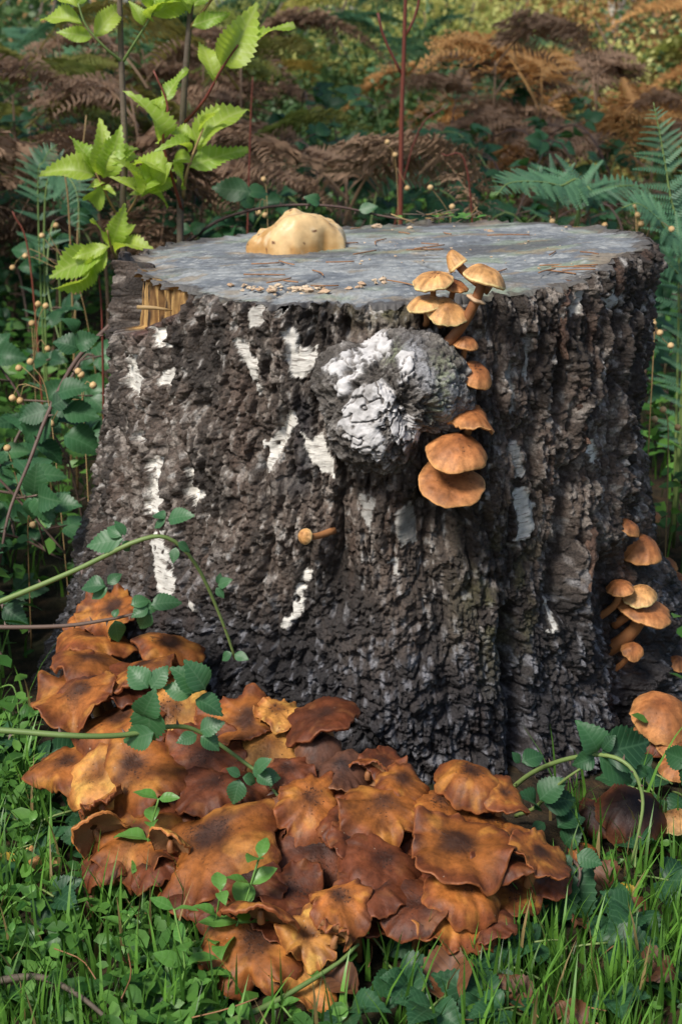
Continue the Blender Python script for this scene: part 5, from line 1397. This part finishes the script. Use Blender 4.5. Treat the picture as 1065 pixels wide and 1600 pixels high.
# unseen birches added left of the camera, crowns placed to shade the undergrowth
def shade_tree(x, y, cx, cy, cz, sx, sy, sz, r, label, seed):
    rg = np.random.default_rng(seed); z0 = float(ground_z(x, y)) - .05
    t = thing('birch_tree', label, 'tree', (x, y, z0))
    top = np.array([cx - x, cy - y, cz - z0 + sz * .6])
    pts = spline([(0, 0, 0), top * np.array([.1, .1, .35]), top * np.array([.55, .55, .72]), top], 16)
    V, fs = tube(pts, np.linspace(r, r * .25, 16), 14); tr = obj('trunk', mesh_np('trunk', V, fs), M['birch'], t)
    for j in range(9):
        s = pts[9 + j % 6]; e = np.array([cx - x, cy - y, cz - z0]) + rg.uniform(-.8, .8, 3) * [sx, sy, sz]
        V, fs = tube(spline([s, (s + e) / 2 + [0, 0, .15], e], 7), np.linspace(r * .35, r * .06, 7), 6); obj('limb', mesh_np('limb', V, fs), M['birch'], tr)
    o = obj('crown', CROWN, None, t, m=Matrix.Translation((cx - x, cy - y, cz - z0 - sz * .5)) @ Matrix.Diagonal((sx, sy, sz, 1))); o['kind'] = 'stuff'
CROWN = bush_mesh('crown_leaves', M['far_green'], 4200, 13, 1, 1, .075)
shade_tree(-3.6, .9, -2.9, -.70, 5.4, 1.5, 1.0, .9, .11, 'unseen birch added left of the clearing, its crown shading the undergrowth', 5)
shade_tree(-2.6, 3.2, -1.5, -.55, 5.5, 1.1, .9, .8, .10, 'unseen birch added at the left to shade the bracken', 6)

# ------------------------------------------------------------------ grass, chickweed and litter
CLUSTER = [(95, 925), (215, 930), (320, 1000), (345, 1080), (550, 1085), (640, 1190), (760, 1180), (835, 1235), (895, 1320), (840, 1450), (770, 1475), (640, 1475), (580, 1470), (560, 1515), (440, 1580), (320, 1530), (310, 1420), (225, 1405), (105, 1355), (55, 1210), (50, 1110), (55, 1070)]
def inside_cluster(x, y):
    u, v = project(x, y, ground_z(x, y) + .015)
    return inside(u, v, CLUSTER)
def blades(name, label, pts, hmin, hmax, seed, wid=.0016, mat=None, lean=.5):
    rg = np.random.default_rng(seed); n = len(pts)
    x, y = pts[:, 0], pts[:, 1]; z = ground_z(x, y)
    az = rg.uniform(0, 6.28, n); H = rg.uniform(hmin, hmax, n); ln = rg.uniform(.15, 1.0, n) * lean
    dx, dy = np.cos(az), np.sin(az); px_, py_ = -dy, dx
    V = np.zeros((n, 9, 3)); C = np.zeros((n, 9, 3))
    tone = rg.random(n)
    base = mix((0.035, 0.10, 0.014), (0.15, 0.34, 0.045), tone); base = np.where((rg.random(n) < .05)[:, None], np.array([.30, .22, .09]), base)
    for j in range(5):
        t = j / 4; w = wid * (1 - t ** 1.6) * (0.7 + .6 * tone)
        hx = H * ln * t ** 2; hz = H * (t - .28 * ln * t * t)
        cx, cy, cz = x + dx * hx, y + dy * hx, z + hz - .004
        if j < 4:
            V[:, 2 * j] = np.stack([cx - px_ * w, cy - py_ * w, cz], -1); V[:, 2 * j + 1] = np.stack([cx + px_ * w, cy + py_ * w, cz], -1)
            C[:, 2 * j] = base; C[:, 2 * j + 1] = base
        else:
            V[:, 8] = np.stack([cx, cy, cz], -1); C[:, 8] = base
    k = np.arange(n)[:, None] * 9
    q = np.concatenate([k + np.array([[2 * j, 2 * j + 1, 2 * j + 3, 2 * j + 2]]) for j in range(3)], 0)
    tq = np.concatenate([k + 6, k + 7, k + 8, k + 8], 1)
    fs = [tuple(r) for r in q.tolist()] + [tuple(r[:3]) for r in tq.tolist()]
    o = obj(name, mesh_np(name, V.reshape(-1, 3), fs, C.reshape(-1, 3)), M['grass']); tag(o, label, 'grass', None, 'stuff')
M['grass'] = mat_attr('grass_blade', .42, 60, .2, .1, .0005, .4, .3)
rg = np.random.default_rng(71)
def scatter(n, x0, x1, y0, y1, dens=None):
    p = np.stack([rg.uniform(x0, x1, n), rg.uniform(y0, y1, n)], -1)
    rho = np.hypot(p[:, 0], p[:, 1]); th = np.arctan2(p[:, 0], -p[:, 1])
    ok = (rho > base_R(th, np.zeros(n)) + .015) & ~inside_cluster(p[:, 0], p[:, 1])
    if dens is not None: ok &= rg.random(n) < dens(p[:, 0], p[:, 1])
    return p[ok]
dR = lambda x, y: np.clip(.25 + 1.1 * sstep(-.35, .25, fbm(x / .10, y / .10, s=3, o=2)) * sstep(-.05, .15, x), 0, 1)
blades('grass', 'bright green grass growing in front of the stump on the right', scatter(5200, -.02, .62, -1.05, -.48, dR), .035, .105, 1, .0024)
dL = lambda x, y: np.clip(.35 + .8 * sstep(-.3, .3, fbm(x / .12, y / .12, s=4, o=2)), 0, 1)
blades('grass', 'grass growing through the chickweed left of the mushrooms', scatter(4600, -.80, -.02, -1.10, -.30, dL), .04, .11, 2, .0022)
blades('grass', 'thin rough grass around the stump and under the brambles', scatter(5000, -1.6, 1.6, -.6, 2.2), .05, .16, 3, .0020, lean=.8)

def cover(name, label, cat, pts, mat, seed, L=(.013, .028), hmax=.045, w=.3):
    rg = np.random.default_rng(seed); n = len(pts)
    z = ground_z(pts[:, 0], pts[:, 1]); c = np.stack([pts[:, 0], pts[:, 1], z + rg.random(n) ** .8 * hmax], -1)
    az = rg.uniform(0, 6.28, n); d = np.stack([np.cos(az), np.sin(az), rg.uniform(-.2, .7, n)], -1); d /= np.linalg.norm(d, axis=1)[:, None]
    nn = rg.normal(0, .45, (n, 3)) + [0, -.3, 1]; x = np.cross(d, nn); x /= np.linalg.norm(x, axis=1)[:, None]; nn = np.cross(x, d)
    l = rg.uniform(*L, n)[:, None]
    V = []
    for a, b, h in ((0, 0, 0), (.3, w * .85, .06), (.65, w * .8, .05), (1, 0, -.06), (.65, -w * .8, .05), (.3, -w * .85, .06), (.5, 0, -.02)):
        V.append(c + d * l * a + x * l * b + nn * l * h)
    V = np.stack(V, 1).reshape(-1, 3)
    tone = rg.random(n); base = mix((0.028, 0.10, 0.016), (0.13, 0.29, 0.050), tone)
    C = np.repeat(base, 7, 0)
    k = np.arange(n)[:, None] * 7
    fs = np.concatenate([k + np.array([[0, 1, 6, 5]]), k + np.array([[1, 2, 3, 6]]), k + np.array([[6, 3, 4, 5]])], 0)
    o = obj(name, mesh_np(name, V, fs, C), M[mat]); tag(o, label, cat, None, 'stuff')
M['cover'] = mat_attr('small_leaves', .45, 80, .2, .15, .0005, .35, .3)
dC = lambda x, y: np.clip(.15 + 1.1 * sstep(-.3, .3, fbm(x / .11, y / .11, s=9, o=2)), 0, 1)
cover('ground_cover', 'low carpet of small green leaves left of the mushrooms', 'ground cover', scatter(9000, -.85, -.05, -1.12, -.25, dC), 'cover', 4)
cover('ground_cover', 'sparse small leaves among the grass right of the mushrooms', 'ground cover', scatter(1500, -.05, .7, -1.1, -.45, dC), 'cover', 5, (.008, .018), .025)
cover('ground_cover', 'low leafy undergrowth around and behind the stump', 'ground cover', scatter(26000, -2.6, 2.6, -.3, 5.0), 'cover', 6, (.02, .05), .22)

def sprig(p0, tip, n, L, label, group, seed):
    rg = np.random.default_rng(seed); p0 = np.asarray(p0); tip = np.asarray(tip)
    t = thing('chickweed', label, 'chickweed', p0, group)
    mid = (p0 + tip) / 2 + rg.normal(0, .008, 3); pp = spline([p0, mid, tip], 12)
    V, fs = tube(pp - p0, .0011, 5); obj('stem', mesh_np('stem', V, fs), M['chick_stem'], t)
    for k in range(n):
        f = .25 + .75 * k / max(1, n - 1); q = pp[min(11, int(f * 11))]; a = k * 1.57 + rg.uniform(-.3, .3)
        for s in (0, math.pi):
            d = unit([math.cos(a + s), math.sin(a + s), rg.uniform(.1, .7)])
            leaf('leaf', L_CH, t, p0, q, d, np.array([0, -.2, 1.0]) + rg.normal(0, .25, 3), L * (1.15 - .45 * f) * rg.uniform(.8, 1.15), rg)
M['chick_stem'] = mat_plain('chickweed_stem', (0.10, 0.22, 0.04), (0.18, 0.32, 0.07), 20, .5)
for i, (a, b, d, n, L) in enumerate((((225, 1352), (248, 1248), -.80, 5, .036), ((330, 1445), (405, 1340), -.84, 6, .042), ((300, 1440), (345, 1392), -.85, 4, .034), ((262, 1500), (272, 1420), -.86, 5, .036))):
    bp = at_z(a[0], a[1] + 70, .02); tp = at_y(b[0], b[1], hit(b[0], b[1])[0][1] - .075)
    sprig(bp, tp, n, L, ['chickweed sprig rising in front of the curled-lip cap', 'tall chickweed sprig leaning against the arched cap', 'short chickweed sprig below the largest cap', 'leafy chickweed sprig beside the scaly front cap'][i], None, 1100 + i)
sc = scatter(170, -.78, -.06, -1.08, -.20)
for i, (x, y) in enumerate(sc[:120]):
    z = float(ground_z(x, y)); h = rg.uniform(.02, .065)
    sprig((x, y, z), (x + rg.normal(0, .02), y + rg.normal(0, .02), z + h), int(rg.integers(2, 5)), rg.uniform(.016, .028), 'small chickweed sprig in the green carpet left of the mushrooms', 'chickweed in the green carpet', 1120 + i)
# broad leaves of low plants in the carpet
sc = scatter(130, -.82, -.04, -1.10, -.20)
for i, (x, y) in enumerate(sc[:90]):
    z = float(ground_z(x, y)); t = thing('ground_plant', 'low plant with narrow pointed leaves in the green carpet', 'plant', (x, y, z), 'narrow-leaved plants in the carpet')
    for k in range(int(rg.integers(3, 6))):
        a = rg.uniform(0, 6.28); leaf('leaf', L_IV, t, np.zeros(3), (0, 0, .004), [math.cos(a), math.sin(a), rg.uniform(.3, 1.2)], np.array([0, -.2, 1]) + rg.normal(0, .2, 3), rg.uniform(.03, .06), rg)
# single bramble leaves lying low in the grass
rgl = np.random.default_rng(81)
for i, (u, v) in enumerate(((60, 1310), (150, 1370), (280, 1480), (300, 1510), (60, 1400), (640, 1520), (700, 1490), (600, 1500), (760, 1530), (880, 1480), (850, 1540), (540, 1560), (990, 1370), (1010, 1420), (30, 1240), (60, 1180), (820, 1580), (20, 1350), (700, 1560), (950, 1540), (1045, 1300), (1030, 1250), (1050, 1225))):
    p = at_z(u, v, .025); b = np.array([p[0], p[1], float(ground_z(p[0], p[1]))])
    t = thing('bramble_seedling', 'low bramble seedling with dark toothed leaves in the grass', 'bramble', b, 'bramble seedlings in the grass')
    for k in range(2):
        a = rgl.uniform(0, 6.28); compound(t, b, b + [0, 0, .012 + .01 * k], [math.cos(a), math.sin(a), .25], rgl.uniform(.032, .05), rgl, L_BR, 3, nrm=np.array([0, -.35, 1]) + rgl.normal(0, .2, 3))
# fallen leaves
FL = [(312, 0), (700, 1570, .062, 'large reddish dead leaf lying in the grass under the mushrooms', 0), (560, 1548, .045, 'dark dead leaf under the torn golden cap', 0), (830, 1575, .050, 'crumpled brown leaf in the grass by the bottom brambles', 0), (985, 1500, .058, 'spotted grey-brown dead leaf upright in the grass', 0),
      (945, 1400, .038, 'crumpled brown leaf beside the yellow leaf', 0), (992, 1412, .030, 'small bright yellow leaf in the grass', 1), (920, 1440, .040, 'brown curled leaf under the dark bramble leaves', 0), (925, 1590, .040, 'brick-red shrivelled leaf low in the grass', 0), (128, 1440, .030, 'small rust-brown leaf in the chickweed', 0), (1015, 1430, .035, 'thin brown leaf in the grass by the stump root', 0), (28, 1362, .028, 'curled yellow-green leaf at the grassy left side', 1), (200, 1500, .03, 'brown leaf fragment in the chickweed', 0), (860, 1420, .026, 'yellow leaf scrap under the large bramble leaves', 1)]
for it in FL[1:]:
    u, v, L, lab, kind = it; p = at_z(u, v, .03); p[2] = float(ground_z(p[0], p[1])) + .02; a = rgl.uniform(0, 6.28)
    t = thing('fallen_leaf', lab, 'leaf', p)
    leaf('blade', L_YL if kind else L_DD, t, np.zeros(3), (0, 0, 0), [math.cos(a), math.sin(a), .25], np.array([0, -.7, 1]) + rgl.normal(0, .3, 3), L, rgl, 1.15)
    V, fs = tube(spline([(0, 0, 0), (-.006 * math.cos(a), -.006 * math.sin(a), .0), (-.014 * math.cos(a), -.014 * math.sin(a), -.004)], 4), .0007, 5); obj('leaf_stalk', mesh_np('leaf_stalk', V, fs), M['needle'], t)
# pine needles, crumbs and twigs on the sawn top and in the grass
def needle(p, d, L, lab, grp, r=.0007):
    p = np.asarray(p); d = unit(d); s = unit(np.cross(d, [0, 0, 1.0]))
    V, fs = tube(spline([(0, 0, 0), d * L * .5 + s * L * rgl.normal(0, .06), d * L], 6), r, 5)
    tag(obj('pine_needle', mesh_np('pine_needle', V, fs), M['needle'], None, p), lab, 'pine needle', grp)
for i in range(42):
    u, v = rgl.uniform(330, 960), rgl.uniform(352, 448)
    if not (((u - 600) / 400) ** 2 + ((v - 403) / 52) ** 2 < .92) or (380 < u < 545 and v < 398): continue
    a = rgl.uniform(-1.3, 1.3) + (math.pi if rgl.random() < .5 else 0)
    needle(top_at(u, v, .0035), (math.cos(a), math.sin(a), 0), rgl.uniform(.02, .06), 'rusty pine needle lying on the sawn top', 'pine needles on the sawn top', .0009)
for i in range(16):
    u, v = rgl.uniform(560, 1050), rgl.uniform(1400, 1590); a = rgl.uniform(0, 6.28); p = at_z(u, v, .03); p[2] = float(ground_z(p[0], p[1])) + .02
    needle(p, (math.cos(a), math.sin(a), .2), rgl.uniform(.03, .06), 'orange pine needle caught in the grass', 'pine needles in the grass')
for i in range(5):
    u, v = [(190, 1560), (150, 1530), (300, 1590), (790, 1365), (600, 1330)][i]; p = at_z(u, v, .06); a = rgl.uniform(0, 3)
    needle(p, (math.cos(a), math.sin(a), .1), .06, 'long dry needle lying over the low plants', 'dry needles over the low plants')
def crumb_mesh(seed):
    rg_ = np.random.default_rng(seed); n1_, n2_ = 9, 6
    a = np.linspace(0, 2 * math.pi, n1_, endpoint=False)[:, None]; t = np.linspace(0.05, .95, n2_)[None] * math.pi
    r = 1 + rg_.normal(0, .22, (n1_, n2_))
    V = np.stack([r * np.sin(t) * np.cos(a), .8 * r * np.sin(t) * np.sin(a), .45 * r * np.cos(t) * np.ones_like(a)], -1)
    me = mesh_np('crumb', V, grid_faces(n1_, n2_, True), smooth=False); me.materials.append(M['crumb']); return me
M['crumb'] = mat_plain('wood_crumb', (0.42, 0.25, 0.14), (0.70, 0.55, 0.38), 300, .8, .6, .001)
CR = [crumb_mesh(q) for q in range(4)]
def crumb(u, v, s, lab, grp):
    p = top_at(u, v, .002)
    o = obj('wood_crumb', CR[int(rgl.integers(4))], None, None, m=Matrix.Translation(Vector(p)) @ Matrix.Rotation(rgl.uniform(0, 6.28), 4, 'Z') @ Matrix.Scale(s, 4)); tag(o, lab, 'wood crumb', grp)
for i in range(64):
    u = rgl.normal(445, 32) if i < 40 else rgl.choice([590, 560, 380, 700]) + rgl.normal(0, 12); v = np.interp(u, [360, 430, 520, 600, 700], [446, 452, 450, 440, 425]) + rgl.normal(0, 3.0)
    crumb(u, v, abs(rgl.normal(0, .0022)) + .0012, 'pale crumb of rotten wood along the front rim', 'wood crumbs along the front rim')
for i in range(40):
    u, v = rgl.uniform(560, 900), rgl.uniform(350, 420)
    crumb(u, v, rgl.uniform(.0008, .0022), 'tiny pale wood crumb scattered over the sawn top', 'wood crumbs over the sawn top')
for u, v, s in ((588, 354, .009), (640, 356, .005), (765, 362, .006), (598, 436, .006)):
    crumb(u, v, s, 'larger whitish wood chip on the sawn top', 'wood chips on the sawn top')
# litter heap with moss at the rear rim
t = thing('litter_heap', 'small heap of moss and twigs on the rear rim of the stump', 'litter', top_at(690, 347, .0))
for i in range(22):
    a = rgl.uniform(0, 3.14); c = np.array([rgl.normal(0, .035), rgl.normal(0, .01), rgl.uniform(.002, .016)]); d = np.array([math.cos(a), math.sin(a) * .5, rgl.normal(0, .25)])
    V, fs = tube([c - d * .018, c, c + d * .018], .0009, 5); obj('twig', mesh_np('twig', V, fs), M['twig' if i % 3 else 'straw'], t)
for i in range(9):
    a = rgl.uniform(0, 6.28); leaf('leaf', L_CH, t, np.zeros(3), (rgl.normal(.03, .04), rgl.normal(0, .01), .006), [math.cos(a), math.sin(a), .3], [0, -.4, 1], rgl.uniform(.015, .03), rgl)
# long splinter in the notch
pn_, nn_, _ = hit(215, 480); V, fs = tube(spline([pn_ + nn_ * .0, pn_ + np.array([.02, -.004, .0]), pn_ + np.array([.042, -.004, -.003])], 5), [.0028, .003, .0026, .002, .001], 6)
obj('splinter', mesh_np('splinter', V, fs), M['straw'], stump)
